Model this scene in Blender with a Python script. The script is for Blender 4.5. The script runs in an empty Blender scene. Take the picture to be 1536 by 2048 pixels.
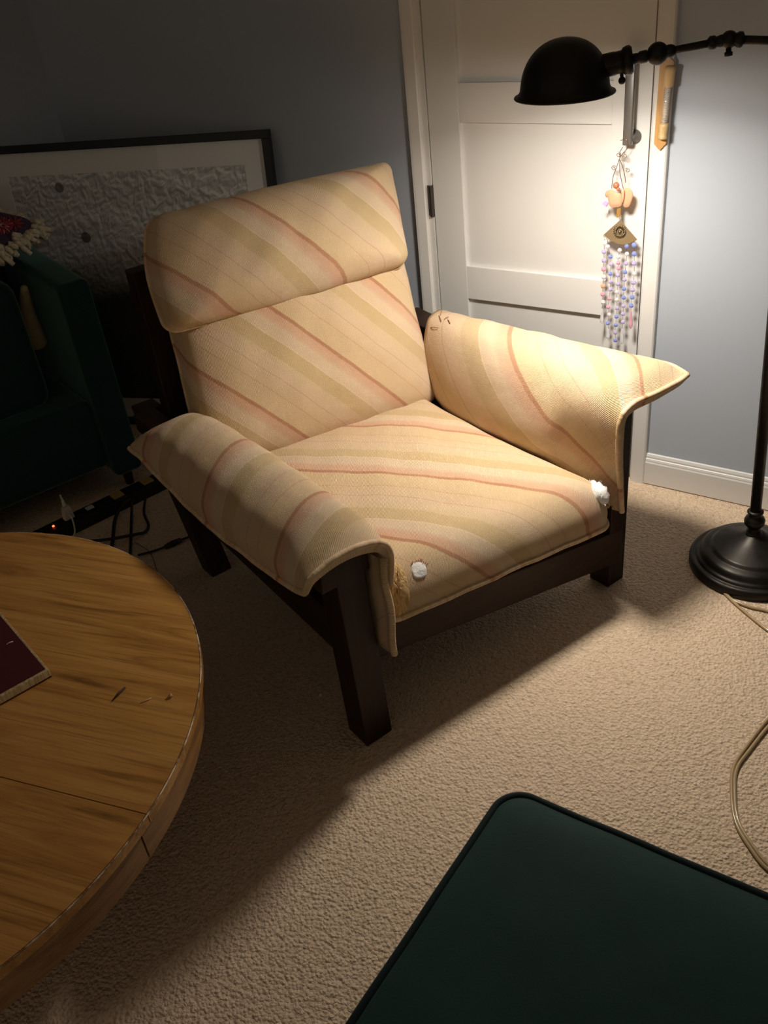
import bpy, bmesh, math, random
import numpy as np
from mathutils import Vector, Matrix
from mathutils.bvhtree import BVHTree
from math import pi, sin, cos, radians, sqrt

random.seed(7); rng = np.random.default_rng(7)
scene = bpy.context.scene
S = 0.811            # modelling units -> metres (everything is written in modelling units)

# ------------------------------------------------------------------ camera
FX = 1760.0          # focal length in pixels of the 1536 x 2048 frame
CAM = np.array([0.0, 0.0, 1.75])
FWD = np.array([-0.50676375, 0.6638187, -0.55003203])
RGT = np.array([0.82951521, 0.54919111, -0.10145756])
UPV = np.array([-0.23472328, 0.50767495, 0.82895785])
cd = bpy.data.cameras.new('camera'); cam = bpy.data.objects.new('camera', cd)
scene.collection.objects.link(cam)
cd.sensor_fit = 'VERTICAL'; cd.sensor_height = 36.0; cd.lens = 36.0 * FX / 2048.0
cd.clip_start = 0.02
m = Matrix.Identity(4)
for i in range(3):
    m[i][0] = RGT[i]; m[i][1] = UPV[i]; m[i][2] = -FWD[i]; m[i][3] = CAM[i] * S
cam.matrix_world = m
scene.camera = cam

# ------------------------------------------------------------------ world, light level, exposure
W = bpy.data.worlds.new('world'); scene.world = W; W.use_nodes = True
W.node_tree.nodes['Background'].inputs[0].default_value = (1.0, 0.84, 0.64, 1)
W.node_tree.nodes['Background'].inputs[1].default_value = 0.17      # dim warm fill added to lift the shadows, entering by the side left open
BULB_POWER = 240.0                      # emission strength of the lamp bulb
BULB_COLOR = (1.0, 0.91, 0.79, 1)
ADDED_DISK_POWER = 9.2                    # watts of the disk light added in the shade, standing in for lining bounce
scene.view_settings.view_transform = 'Standard'
scene.view_settings.look = 'None'
scene.view_settings.gamma = 1.0
scene.view_settings.use_curve_mapping = False
scene.view_settings.exposure = 0.0
scene.cycles.max_bounces = 10
scene.cycles.diffuse_bounces = 6
scene.cycles.sample_clamp_indirect = 12.0

# ------------------------------------------------------------------ helpers: pixels to points
def ray(px, py):
    return RGT * (px - 768) / FX - UPV * (py - 1024) / FX + FWD
def at_z(px, py, z):
    d = ray(px, py); return CAM + d * ((z - 1.75) / d[2])
def at_y(px, py, y):
    d = ray(px, py); return CAM + d * (y / d[1])
def proj(p):
    q = np.asarray(p) - CAM; w = q @ FWD
    return np.array([768 + FX * (q @ RGT) / w, 1024 - FX * (q @ UPV) / w])
# the armchair's own frame: a = left to right, b = front to back, z up
CA = np.array([0.3236, 0.9462, 0.0]); CB = np.array([-0.9462, 0.3236, 0.0])
CO = np.array([-1.0453, 1.1779, 0.0])
def ch(a, b, z): return CO + CA * a + CB * b + np.array([0, 0, z])
def plane(px, py, n, c):
    d = ray(px, py); return CAM + d * (((CO - CAM) @ n + c) / (d @ n))
def at_b(px, py, b): return plane(px, py, CB, b)
def at_a(px, py, a): return plane(px, py, CA, a)
def abz(p):
    q = np.asarray(p) - CO; return np.array([q @ CA, q @ CB, q[2]])

# ------------------------------------------------------------------ helpers: objects
BASE = {}
def link(o):
    scene.collection.objects.link(o); return o
def thing(name, label, cat, loc, group=None):
    o = link(bpy.data.objects.new(name, None)); o.empty_display_size = 0.05
    o.location = Vector(loc) * S; BASE[o.name] = np.array(loc, float)
    o['label'] = label; o['category'] = cat
    if group: o['group'] = group
    return o
def tag(o, label, cat, group=None):
    o['label'] = label; o['category'] = cat
    if group: o['group'] = group
    return o
def obj(name, g, mat, parent=None, smooth=False, origin=None, label=None, kind=None):
    """g = (verts, faces[, uv per vertex[, uv2]]) in modelling units, world coordinates"""
    V = np.asarray(g[0], float)
    if origin is None:
        origin = (V.min(0) + V.max(0)) / 2; origin[2] = V[:, 2].min()
    origin = np.asarray(origin, float)
    me = bpy.data.meshes.new(name)
    me.from_pydata([tuple(v) for v in (V - origin) * S], [], [tuple(int(i) for i in f) for f in g[1]])
    for k, nm in ((2, 'pattern'), (3, 'cloth')):
        if len(g) > k and g[k] is not None:
            uv = me.uv_layers.new(name=nm); U = np.asarray(g[k], float)
            idx = np.zeros(len(me.loops), dtype=np.int64); me.loops.foreach_get('vertex_index', idx)
            uv.data.foreach_set('uv', U[idx].astype(np.float32).ravel())
    if smooth: me.polygons.foreach_set('use_smooth', [True] * len(me.polygons))
    me.materials.append(mat)
    me.update()
    o = link(bpy.data.objects.new(name, me))
    BASE[o.name] = origin
    if parent is not None:
        o.parent = parent; o.location = Vector(origin - BASE[parent.name]) * S
    else: o.location = Vector(origin) * S
    if label: o['label'] = label
    if kind: o['kind'] = kind
    return o
def struct(name, g, mat, parent=None, smooth=False):
    o = obj(name, g, mat, parent, smooth)
    if parent is None: o['kind'] = 'structure'
    return o
def join(*gs):
    V, F, U, n = [], [], [], 0
    hasuv = all(len(g) > 2 and g[2] is not None for g in gs)
    for g in gs:
        v = np.asarray(g[0], float); V.append(v); F += [tuple(i + n for i in f) for f in g[1]]; n += len(v)
        if hasuv: U.append(np.asarray(g[2]))
    return (np.vstack(V), F, np.vstack(U)) if hasuv else (np.vstack(V), F)
def from_bm(bm):
    bm.verts.index_update()
    V = np.array([v.co[:] for v in bm.verts]); F = [[v.index for v in f.verts] for f in bm.faces]
    bm.free(); return V, F
def hexa(c, bev=0.0, seg=2):
    """box from 8 corners: bottom 4 (ccw) then top 4"""
    bm = bmesh.new(); vs = [bm.verts.new(tuple(p)) for p in c]
    for f in ((3, 2, 1, 0), (4, 5, 6, 7), (0, 1, 5, 4), (1, 2, 6, 5), (2, 3, 7, 6), (3, 0, 4, 7)):
        bm.faces.new([vs[i] for i in f])
    bmesh.ops.recalc_face_normals(bm, faces=bm.faces)
    if bev: bmesh.ops.bevel(bm, geom=list(bm.edges), offset=bev, segments=seg, affect='EDGES', profile=0.6)
    return from_bm(bm)
def box(x0, x1, y0, y1, z0, z1, bev=0.0, seg=2):
    return hexa([(x0, y0, z0), (x1, y0, z0), (x1, y1, z0), (x0, y1, z0),
                 (x0, y0, z1), (x1, y0, z1), (x1, y1, z1), (x0, y1, z1)], bev, seg)
def cbox(a0, a1, b0, b1, z0, z1, bev=0.0):
    return hexa([ch(*p) for p in ((a0, b0, z0), (a1, b0, z0), (a1, b1, z0), (a0, b1, z0),
                                  (a0, b0, z1), (a1, b0, z1), (a1, b1, z1), (a0, b1, z1))], bev)
def catmull(P, n, closed=False):
    P = np.asarray(P, float); N = len(P); out = []
    segs = N if closed else N - 1
    for i in range(segs):
        if closed: p0, p1, p2, p3 = P[(i - 1) % N], P[i], P[(i + 1) % N], P[(i + 2) % N]
        else:
            p1, p2 = P[i], P[i + 1]
            p0 = P[i - 1] if i > 0 else 2 * p1 - p2
            p3 = P[i + 2] if i + 2 < N else 2 * p2 - p1
        for k in range(n):
            t = k / n
            out.append(0.5 * (2 * p1 + (p2 - p0) * t + (2 * p0 - 5 * p1 + 4 * p2 - p3) * t * t + (3 * p1 - p0 - 3 * p2 + p3) * t ** 3))
    if not closed: out.append(P[-1])
    return np.array(out)
def tube(P, r, n=8, closed=False, cap=True):
    P = np.asarray(P, float); N = len(P)
    rr = np.full(N, r) if np.isscalar(r) else np.asarray(r, float)
    V, F = [], []; prev = None
    for i in range(N):
        a = P[(i - 1) % N] if (closed or i > 0) else P[0]
        b = P[(i + 1) % N] if (closed or i < N - 1) else P[-1]
        t = b - a; t = t / (np.linalg.norm(t) + 1e-12)
        if prev is None:
            h = np.array([0, 0, 1.0]) if abs(t[2]) < 0.9 else np.array([1.0, 0, 0])
            u = np.cross(t, h)
        else: u = prev - t * (prev @ t)
        u = u / (np.linalg.norm(u) + 1e-12); v = np.cross(t, u); prev = u
        for k in range(n):
            V.append(P[i] + rr[i] * (cos(2 * pi * k / n) * u + sin(2 * pi * k / n) * v))
    for i in range(N if closed else N - 1):
        j = (i + 1) % N
        for k in range(n):
            F.append((i * n + k, i * n + (k + 1) % n, j * n + (k + 1) % n, j * n + k))
    if cap and not closed:
        F.append(tuple(range(n))[::-1]); F.append(tuple((N - 1) * n + k for k in range(n)))
    return np.array(V), F
def lathe(prof, o=(0, 0, 0), axis=(0, 0, 1), n=32, cap=True):
    """prof = [(radius, height along axis)]"""
    ax = np.asarray(axis, float); ax = ax / np.linalg.norm(ax)
    h = np.array([1.0, 0, 0]) if abs(ax[0]) < 0.9 else np.array([0, 1.0, 0])
    u = np.cross(ax, h); u /= np.linalg.norm(u); v = np.cross(ax, u); o = np.asarray(o, float)
    V, F = [], []
    for r, z in prof:
        for k in range(n):
            V.append(o + ax * z + max(r, 1e-5) * (cos(2 * pi * k / n) * u + sin(2 * pi * k / n) * v))
    for i in range(len(prof) - 1):
        for k in range(n):
            F.append((i * n + k, i * n + (k + 1) % n, (i + 1) * n + (k + 1) % n, (i + 1) * n + k))
    if cap and prof[0][0] > 1e-4: F.append(tuple(range(n))[::-1])
    if cap and prof[-1][0] > 1e-4: F.append(tuple((len(prof) - 1) * n + k for k in range(n)))
    return np.array(V), F
def sphere(c, r, n=12, sq=(1, 1, 1)):
    V, F = lathe([(r * sin(pi * i / n), -r * cos(pi * i / n)) for i in range(n + 1)], (0, 0, 0), n=2 * n)
    return V * np.array(sq) + np.asarray(c), F
def prism(poly, n_vec, depth, bev=0.0):
    """extrude a planar polygon of 3-D points along n_vec"""
    bm = bmesh.new(); nv = np.asarray(n_vec, float) * depth
    a = [bm.verts.new(tuple(p)) for p in poly]; b = [bm.verts.new(tuple(np.asarray(p) + nv)) for p in poly]
    bm.faces.new(a[::-1]); bm.faces.new(b); N = len(a)
    for i in range(N): bm.faces.new((a[i], a[(i + 1) % N], b[(i + 1) % N], b[i]))
    bmesh.ops.recalc_face_normals(bm, faces=bm.faces)
    if bev: bmesh.ops.bevel(bm, geom=list(bm.edges), offset=bev, segments=2, affect='EDGES')
    return from_bm(bm)

# ------------------------------------------------------------------ helpers: materials
def mat(name, color=(0.8, 0.8, 0.8), rough=0.6, metal=0.0, spec=0.5, **kw):
    M = bpy.data.materials.new(name); M.use_nodes = True
    b = M.node_tree.nodes['Principled BSDF']
    b.inputs['Base Color'].default_value = (*color, 1); b.inputs['Roughness'].default_value = rough
    b.inputs['Metallic'].default_value = metal; b.inputs['Specular IOR Level'].default_value = spec
    for k, v in kw.items(): b.inputs[k.replace('_', ' ')].default_value = v
    return M
class NT:
    def __init__(s, M): s.t = M.node_tree; s.b = s.t.nodes['Principled BSDF']
    def n(s, typ, **kw):
        x = s.t.nodes.new(typ)
        for k, v in kw.items():
            if k.startswith('i_'):
                key = k[2:]; x.inputs[int(key) if key.isdigit() else key.replace('_', ' ')].default_value = v
            else: setattr(x, k, v)
        return x
    def l(s, a, b): s.t.links.new(a, b)
    def noise(s, vec, scale, detail=3, rough=0.5, dist=0.0):
        x = s.n('ShaderNodeTexNoise'); x.inputs['Scale'].default_value = scale; x.inputs['Detail'].default_value = detail
        x.inputs['Roughness'].default_value = rough; x.inputs['Distortion'].default_value = dist
        if vec is not None: s.l(vec, x.inputs['Vector'])
        return x.outputs['Fac']
    def ramp(s, fac, stops, interp='LINEAR'):
        x = s.n('ShaderNodeValToRGB'); r = x.color_ramp; r.interpolation = interp
        while len(r.elements) > 1: r.elements.remove(r.elements[-1])
        r.elements[0].position = stops[0][0]; r.elements[0].color = (*stops[0][1], 1)
        for p, c in stops[1:]:
            e = r.elements.new(p); e.color = (*c, 1)
        s.l(fac, x.inputs[0]); return x.outputs[0]
    def mix(s, fac, a, b, mode='MIX'):
        x = s.n('ShaderNodeMix', data_type='RGBA', blend_type=mode)
        for v, i in ((fac, 0), (a, 6), (b, 7)):
            if hasattr(v, 'is_linked'): s.l(v, x.inputs[i])
            else: x.inputs[i].default_value = v if i == 0 else (*v, 1)
        return x.outputs[2]
    def math(s, op, a, b=0.0):
        x = s.n('ShaderNodeMath', operation=op)
        for v, i in ((a, 0), (b, 1)):
            if hasattr(v, 'is_linked'): s.l(v, x.inputs[i])
            else: x.inputs[i].default_value = v
        return x.outputs[0]
    def bump(s, h, strength=0.3, dist=0.01):
        x = s.n('ShaderNodeBump'); x.inputs['Strength'].default_value = strength; x.inputs['Distance'].default_value = dist
        s.l(h, x.inputs['Height']); s.l(x.outputs[0], s.b.inputs['Normal'])
    def color(s, c): s.l(c, s.b.inputs['Base Color'])
    def obj(s): return s.n('ShaderNodeTexCoord').outputs['Object']
    def uv(s, name): return s.n('ShaderNodeUVMap', uv_map=name).outputs[0]
    def mapped(s, vec, scale=(1, 1, 1), rot=(0, 0, 0)):
        x = s.n('ShaderNodeMapping'); x.inputs['Scale'].default_value = scale; x.inputs['Rotation'].default_value = rot
        s.l(vec, x.inputs[0]); return x.outputs[0]

def m_paint(name, col, bump=0.08, rough=0.55, var=0.04):
    M = mat(name, col, rough); t = NT(M); o = t.obj()
    n = t.noise(o, 3.0, 4)
    t.color(t.mix(n, tuple(c * (1 - var) for c in col), tuple(min(1, c * (1 + var)) for c in col)))
    t.bump(t.noise(o, 220.0, 2), bump, 0.002); return M
def m_carpet():
    M = mat('carpet_pile', (0.5, 0.38, 0.26), 1.0, spec=0.1); t = NT(M); o = t.obj()
    n1 = t.noise(o, 95.0, 3, 0.65); n2 = t.noise(o, 260.0, 2, 0.6); n3 = t.noise(o, 1.6, 3)
    c = t.ramp(n1, [(0.28, (0.40, 0.28, 0.18)), (0.42, (0.70, 0.525, 0.36)), (0.58, (0.83, 0.64, 0.46)), (0.75, (0.90, 0.72, 0.54))])
    c = t.mix(0.35, c, t.ramp(n2, [(0.35, (0.56, 0.42, 0.29)), (0.65, (0.82, 0.66, 0.49))]))
    c = t.mix(t.math('MULTIPLY', n3, 0.35), c, (0.66, 0.49, 0.335)); t.color(c)
    v = t.n('ShaderNodeTexVoronoi', feature='F1'); v.inputs['Scale'].default_value = 150.0; t.l(o, v.inputs['Vector'])
    h = t.math('ADD', t.math('MULTIPLY', n1, 1.6), t.math('MULTIPLY', v.outputs['Distance'], -0.9))
    t.bump(h, 0.7, 0.008)
    t.b.inputs['Sheen Weight'].default_value = 0.15; t.b.inputs['Sheen Roughness'].default_value = 0.6
    return M
CREAM = (0.68, 0.49, 0.29); PALE = (0.73, 0.565, 0.39); OLIVE = (0.57, 0.415, 0.205); RUST = (0.43, 0.155, 0.07)
def m_stripe():
    M = mat('striped_upholstery', CREAM, 0.92, spec=0.15); t = NT(M)
    uv = t.uv('pattern'); sx = t.n('ShaderNodeSeparateXYZ'); t.l(uv, sx.inputs[0])
    cloth = t.uv('cloth')
    wob = t.math('MULTIPLY', t.math('SUBTRACT', t.noise(cloth, 90.0, 2), 0.5), 0.012)
    f = t.math('FRACT', t.math('ADD', sx.outputs[0], wob))
    c = t.ramp(f, [(0.0, RUST), (0.022, RUST), (0.028, (0.67, 0.37, 0.235)), (0.10, (0.69, 0.42, 0.285)),
                   (0.135, (0.71, 0.495, 0.355)), (0.15, PALE), (0.262, (0.72, 0.55, 0.38)), (0.268, (0.84, 0.70, 0.50)), (0.278, OLIVE),
                   (0.43, (0.585, 0.43, 0.22)), (0.445, (0.68, 0.515, 0.31)), (0.52, (0.69, 0.52, 0.33)), (0.615, (0.70, 0.51, 0.35)),
                   (0.620, (0.48, 0.27, 0.15)), (0.628, (0.70, 0.515, 0.335)), (0.77, CREAM), (0.777, (0.52, 0.31, 0.17)),
                   (0.785, CREAM), (0.982, (0.705, 0.515, 0.295)), (0.990, RUST), (1.0, RUST)])
    big = t.noise(cloth, 9.0, 4, 0.6)
    c = t.mix(t.math('MULTIPLY', big, 0.42), c, (0.74, 0.57, 0.385))
    # woven ribs
    rib = t.n('ShaderNodeTexWave', wave_type='BANDS', bands_direction='X'); rib.inputs['Scale'].default_value = 95.0
    rib.inputs['Distortion'].default_value = 2.5; rib.inputs['Detail'].default_value = 2.0; rib.inputs['Detail Scale'].default_value = 3.0
    t.l(t.mapped(cloth, (1, 1, 1), (0, 0, radians(28))), rib.inputs['Vector'])
    nn = t.noise(t.mapped(cloth, (1, 2.2, 1), (0, 0, radians(28))), 170.0, 4, 0.7)
    grain = t.math('ADD', t.math('MULTIPLY', rib.outputs['Fac'], 0.6), t.math('MULTIPLY', nn, 0.9))
    c = t.mix(t.math('MULTIPLY', t.math('SUBTRACT', 1.15, grain), 0.42), c, (0.47, 0.31, 0.17))
    t.color(c)
    wr = t.noise(cloth, 16.0, 3)
    t.bump(t.math('ADD', grain, t.math('MULTIPLY', wr, 2.0)), 0.6, 0.004)
    t.b.inputs['Sheen Weight'].default_value = 0.12
    return M
def m_wood(name, dark, light, scale=(1, 14, 14), rough=0.35, rot=(0, 0, 0), strength=0.05, lac=0.0):
    M = mat(name, light, rough); t = NT(M); v = t.mapped(t.obj(), scale, rot)
    n = t.noise(v, 2.2, 6, 0.62, 1.2); n2 = t.noise(v, 14.0, 3, 0.5)
    c = t.ramp(n, [(0.30, dark), (0.5, tuple((a + b) / 2 for a, b in zip(dark, light))), (0.68, light)])
    c = t.mix(t.math('MULTIPLY', n2, 0.35), c, dark); t.color(c)
    t.bump(t.math('ADD', n, n2), strength, 0.004)
    t.b.inputs['Coat Weight'].default_value = lac; t.b.inputs['Coat Roughness'].default_value = 0.3
    return M
def m_velvet(name, col):
    M = mat(name, col, 0.75, spec=0.2); t = NT(M); o = t.obj()
    n = t.noise(o, 5.0, 4, 0.6, 0.6)
    t.color(t.mix(n, tuple(c * 0.65 for c in col), tuple(c * 1.35 for c in col)))
    t.b.inputs['Sheen Weight'].default_value = 0.8; t.b.inputs['Sheen Roughness'].default_value = 0.35
    t.b.inputs['Sheen Tint'].default_value = (0.45, 0.8, 0.72, 1)
    t.bump(t.noise(o, 300.0, 2), 0.15, 0.002); return M
def m_fluff(name, a, b, scale=60.0, st=0.8):
    M = mat(name, b, 1.0, spec=0.1); t = NT(M); o = t.obj(); n = t.noise(o, scale, 5, 0.6)
    t.color(t.mix(n, a, b)); t.bump(n, st, 0.01)
    t.b.inputs['Subsurface Weight'].default_value = 0.0; return M
def m_fibre(name, a, b):
    M = mat(name, b, 0.9, spec=0.2); t = NT(M); o = t.mapped(t.obj(), (60, 60, 6)); n = t.noise(o, 3.0, 5, 0.65)
    t.color(t.ramp(n, [(0.35, a), (0.6, b)])); t.bump(n, 0.8, 0.01); return M

WALLBLUE = m_paint('blue_wall_paint', (0.43, 0.475, 0.545), 0.10)
CEIL = m_paint('ceiling_paint', (0.78, 0.77, 0.74))
WHITE = m_paint('white_door_paint', (0.70, 0.70, 0.69), 0.04, 0.42, 0.02)
TRIMW = m_paint('white_trim_paint', (0.72, 0.71, 0.69), 0.04, 0.4, 0.03)
CARPET = m_carpet()
STRIPE = m_stripe()
DARKWOOD = m_wood('dark_stained_wood', (0.014, 0.006, 0.0035), (0.042, 0.018, 0.010), (10, 10, 1.2), 0.45, lac=0.0)
DARKWOOD.node_tree.nodes['Principled BSDF'].inputs['Specular IOR Level'].default_value = 0.22
RAILWOOD = m_wood('dark_stained_rail_wood', (0.016, 0.007, 0.004), (0.050, 0.022, 0.012), (3, 3, 14), 0.45, lac=0.0)
RAILWOOD.node_tree.nodes['Principled BSDF'].inputs['Specular IOR Level'].default_value = 0.22
VELVET = m_velvet('green_velvet', (0.010, 0.038, 0.034))
VELVETPIPE = m_velvet('green_velvet_piping', (0.004, 0.012, 0.014))
BLACKMETAL = mat('oil_rubbed_dark_metal', (0.028, 0.025, 0.022), 0.42, 0.85)
t = NT(BLACKMETAL); t.l(t.ramp(t.noise(t.obj(), 30, 3), [(0.3, (0.34,) * 3), (0.7, (0.52,) * 3)]), t.b.inputs['Roughness'])
SHADEIN = mat('white_shade_enamel', (0.82, 0.80, 0.76), 0.5)
GREY = mat('grey_handle_metal', (0.22, 0.21, 0.20), 0.38, 0.7)
HINGE = mat('dark_hinge_metal', (0.09, 0.08, 0.075), 0.4, 0.8)
BLACK = mat('black_frame_lacquer', (0.008, 0.008, 0.009), 0.35)
PLASTIC = mat('black_plastic', (0.007, 0.007, 0.008), 0.45)

# ------------------------------------------------------------------ room
WY, LX, RX, FY, CH = 2.68, -3.58, 2.2, -2.6, 3.0
DX0, DX1, DTOP = -1.663, -0.911, 1.915
struct('floor', box(LX - 0.1, RX + 0.1, FY - 0.1, WY + 0.1, -0.08, 0.0), CARPET)
struct('ceiling', box(LX - 0.1, RX + 0.1, FY - 0.1, WY + 0.1, CH, CH + 0.1), CEIL)
struct('wall_back', join(box(LX - 0.1, DX0 - 0.02, WY, WY + 0.14, 0, CH), box(DX1 + 0.02, RX + 0.1, WY, WY + 0.14, 0, CH),
                         box(DX0 - 0.02, DX1 + 0.02, WY, WY + 0.14, DTOP + 0.02, CH)), WALLBLUE)
struct('wall_left', box(LX - 0.12, LX, FY, WY, 0, CH), WALLBLUE)
struct('wall_right', box(RX, RX + 0.12, -0.4, WY, 0, CH), WALLBLUE)
# door slab: stiles and rails around three recessed panels
ST = 0.116
RZ = [(0.012, 0.13), (0.605, 0.724), (1.20, 1.318), (1.793, 1.905)]
slab = [box(DX0, DX0 + ST, WY, WY + 0.045, 0.012, 1.905, 0.0015), box(DX1 - ST - 0.003, DX1 - 0.003, WY, WY + 0.045, 0.012, 1.905, 0.0015)]
slab += [box(DX0 + ST, DX1 - ST - 0.003, WY + 0.0008, WY + 0.045, a, b, 0.001) for a, b in RZ]
door = struct('door_1', join(*slab), WHITE)
for (a, b), (c, d) in zip(RZ[:-1], RZ[1:]):
    obj('door_panel', box(DX0 + ST - 0.002, DX1 - ST - 0.001, WY + 0.014, WY + 0.034, b - 0.002, c + 0.002), WHITE, door)
for z in (0.945, 1.66):
    h = join(lathe([(0.0085, -0.052), (0.0085, 0.052)], (DX0 - 0.006, WY - 0.006, z), n=14),
             box(DX0 - 0.022, DX0 + 0.001, WY - 0.003, WY + 0.006, z - 0.052, z + 0.052))
    obj('door_hinge', h, HINGE, door)
def casing(x0, x1, z1, flip):
    # stepped casing profile extruded upwards
    xs = [(0, 0.012), (0.004, 0.016), (0.040, 0.020), (0.050, 0.020), (0.0545, 0.016), (0.055, 0.0)]
    w = x1 - x0; pts = []
    for u, d in xs:
        uu = u / 0.055 * w; pts.append((x1 - uu if flip else x0 + uu, WY - d, 0))
    pts.append((x1 if flip else x0, WY, 0))
    return prism([np.array(p) for p in pts], (0, 0, 1), z1)
struct('trim_1', join(casing(-1.735, -1.688, DTOP + 0.05, True), box(-1.69, DX0 - 0.004, WY - 0.002, WY + 0.13, 0, DTOP)), TRIMW)
struct('trim_2', join(casing(-0.905, -0.853, DTOP + 0.05, False), box(DX1 + 0.001, -0.904, WY - 0.001, WY + 0.13, 0, DTOP)), TRIMW)
struct('trim_3', join(box(-1.735, -0.853, WY - 0.018, WY, DTOP + 0.05, DTOP + 0.11), box(-1.69, -0.904, WY, WY + 0.13, DTOP, DTOP + 0.02)), TRIMW)
def baseboard(axis, p0, p1):
    prof = [(0.0, 0.004), (0.016, 0.004), (0.016, 0.088), (0.0135, 0.093), (0.0135, 0.097), (0.0115, 0.103), (0.009, 0.105), (0.009, 0.111), (0.006, 0.119), (0.0, 0.121)]
    if axis == 'x': return prism([np.array([p0, WY - d, z]) for d, z in prof], (1, 0, 0), p1 - p0)
    return prism([np.array([LX + d, p0, z]) for d, z in prof], (0, 1, 0), p1 - p0)
struct('baseboard_back', join(baseboard('x', -0.853, RX), baseboard('x', LX, -1.735)), TRIMW)
struct('baseboard_left', baseboard('y', FY, WY), TRIMW)
# bar handle on the door
hb = struct('door_handle', join(box(-0.981, -0.953, WY - 0.038, WY - 0.022, 1.15, 1.385, 0.004),
                                lathe([(0.008, 0), (0.008, 0.024)], (-0.967, WY - 0.024, 1.36), (0, 1, 0), 14)), GREY, door, True)
obj('handle_rose', join(lathe([(0.020, 0.0), (0.020, 0.004), (0.012, 0.008), (0.009, 0.03)], (-0.957, WY, 1.168), (0, -1, 0), 20)), GREY, hb, True)

# ------------------------------------------------------------------ cushions
def stripe_uv(V, U, marks, quad=False):
    """pattern coordinate s = affine in the cloth coordinates, fitted so that given points of the cloth carry given s"""
    P = np.array([proj(v) for v in V]); D = np.array([(v - CAM) @ FWD for v in V])
    A, y = [], []
    for px, py, s in marks:
        d2 = ((P - (px, py)) ** 2).sum(1); near = np.where(d2 < 144)[0]
        if len(near) == 0: near = np.array([int(np.argmin(d2))])
        near = near[D[near] < D[near].min() + 0.05]
        k = near[np.argmin(d2[near])]
        A.append([1, U[k, 0], U[k, 1]] + ([U[k, 0] ** 2, U[k, 0] * U[k, 1]] if quad else [])); y.append(s)
    c = np.linalg.lstsq(np.array(A), np.array(y), rcond=None)[0]
    s = c[0] + U @ c[1:3]
    if quad: s = s + c[3] * U[:, 0] ** 2 + c[4] * U[:, 0] * U[:, 1]
    tdir = np.array([-c[2], c[1]])
    return np.c_[s, U @ tdir]
def cushion(outline, profile, back, warp, scale, crown=0.0, wrinkle=0.0, seed=0):
    """outline: closed (x,y) in 0..1 local space; profile: [(inset in units, height)] from the edge to the middle;
    back: same for the rear side; warp(x,y,h)->world; scale=(w,h) size of local space in units"""
    O = np.asarray(outline, float); N = len(O); c = O.mean(0); sc = np.array(scale)
    R = np.linalg.norm((O - c) * sc, axis=1)
    r_in = min(R)
    V, U, F = [], [], []
    def ring(inset, h, arc, extra):
        s = np.clip(1 - inset / R, 0, 1)
        base = len(V)
        for i in range(N):
            q = c + (O[i] - c) * s[i]
            k = s[i]; hh = h + extra * (1 - k * k)
            if wrinkle:
                X, Y = q * sc
                hh += wrinkle * (sin(23 * X + 11 * Y + seed) * sin(17 * Y - 9 * X + 2 * seed) + 0.6 * sin(41 * X - 33 * Y + 3 * seed))
            V.append(warp(q[0], q[1], hh))
            U.append(((O[i] - c) * (1 - (inset if arc is None else arc) / R[i]) + c) * sc)
        return base
    prof = []
    # arc-length aware parameter: from edge inward
    arcs = [0.0]
    for (d0, h0), (d1, h1) in zip(profile[:-1], profile[1:]): arcs.append(arcs[-1] + math.hypot(d1 - d0, h1 - h0))
    tot_in = profile[-1][0]
    off = tot_in - arcs[-1]
    bases = [ring(d, h, a + off, 0.0) for (d, h), a in zip(profile, arcs)]
    # continue to the centre
    d0, h0 = profile[-1]; K = 14
    for k in range(1, K + 1):
        f = k / K
        base = len(V)
        for i in range(N):
            s0 = 1 - d0 / R[i]; s = s0 * (1 - f) + 0.002 * f
            q = c + (O[i] - c) * s; kk = s / max(s0, 1e-6)
            hh = h0 + crown * (1 - kk * kk)
            if wrinkle:
                X, Y = q * sc
                hh += wrinkle * (sin(23 * X + 11 * Y + seed) * sin(17 * Y - 9 * X + 2 * seed) + 0.6 * sin(41 * X - 33 * Y + 3 * seed))
            V.append(warp(q[0], q[1], hh)); U.append(q * sc)
        bases.append(base)
    for b0, b1 in zip(bases[:-1], bases[1:]):
        for i in range(N):
            j = (i + 1) % N; F.append((b0 + i, b0 + j, b1 + j, b1 + i))
    F.append(tuple(bases[-1] + i for i in range(N)))
    e = bases[0]; pb = e
    for d, h in back:
        nb = ring(d, h, off - 0.05 - d, 0.0)
        for i in range(N):
            j = (i + 1) % N; F.append((pb + j, pb + i, nb + i, nb + j))
        pb = nb
    F.append(tuple(pb + N - 1 - i for i in range(N)))
    return np.array(V), F, np.array(U), N
def rrect(r=(0.08, 0.08), n=10, m=14, ctrl=None):
    """rounded unit rectangle, r = corner radius in local x and y"""
    rx, ry = r; P = []
    cs = [((1 - rx), ry, -90), ((1 - rx), (1 - ry), 0), (rx, (1 - ry), 90), (rx, ry, 180)]
    arcs = []
    for cx, cy, a0 in cs:
        arcs.append([(cx + rx * cos(radians(a0 + 90 * k / n)), cy + ry * sin(radians(a0 + 90 * k / n))) for k in range(n + 1)])
    for i in range(4):
        P += arcs[i]; a = np.array(arcs[i][-1]); b = np.array(arcs[(i + 1) % 4][0])
        P += [tuple(a + (b - a) * k / m) for k in range(1, m)]
    return np.array(P)
def bilin(BL, BR, TL, TR):
    BL, BR, TL, TR = map(np.asarray, (BL, BR, TL, TR))
    n = np.cross((BR + TR - BL - TL), (TL + TR - BL - BR)); n = n / np.linalg.norm(n)
    def w(x, y, h): return BL * (1 - x) * (1 - y) + BR * x * (1 - y) + TL * (1 - x) * y + TR * x * y + n * h
    return w
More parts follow.
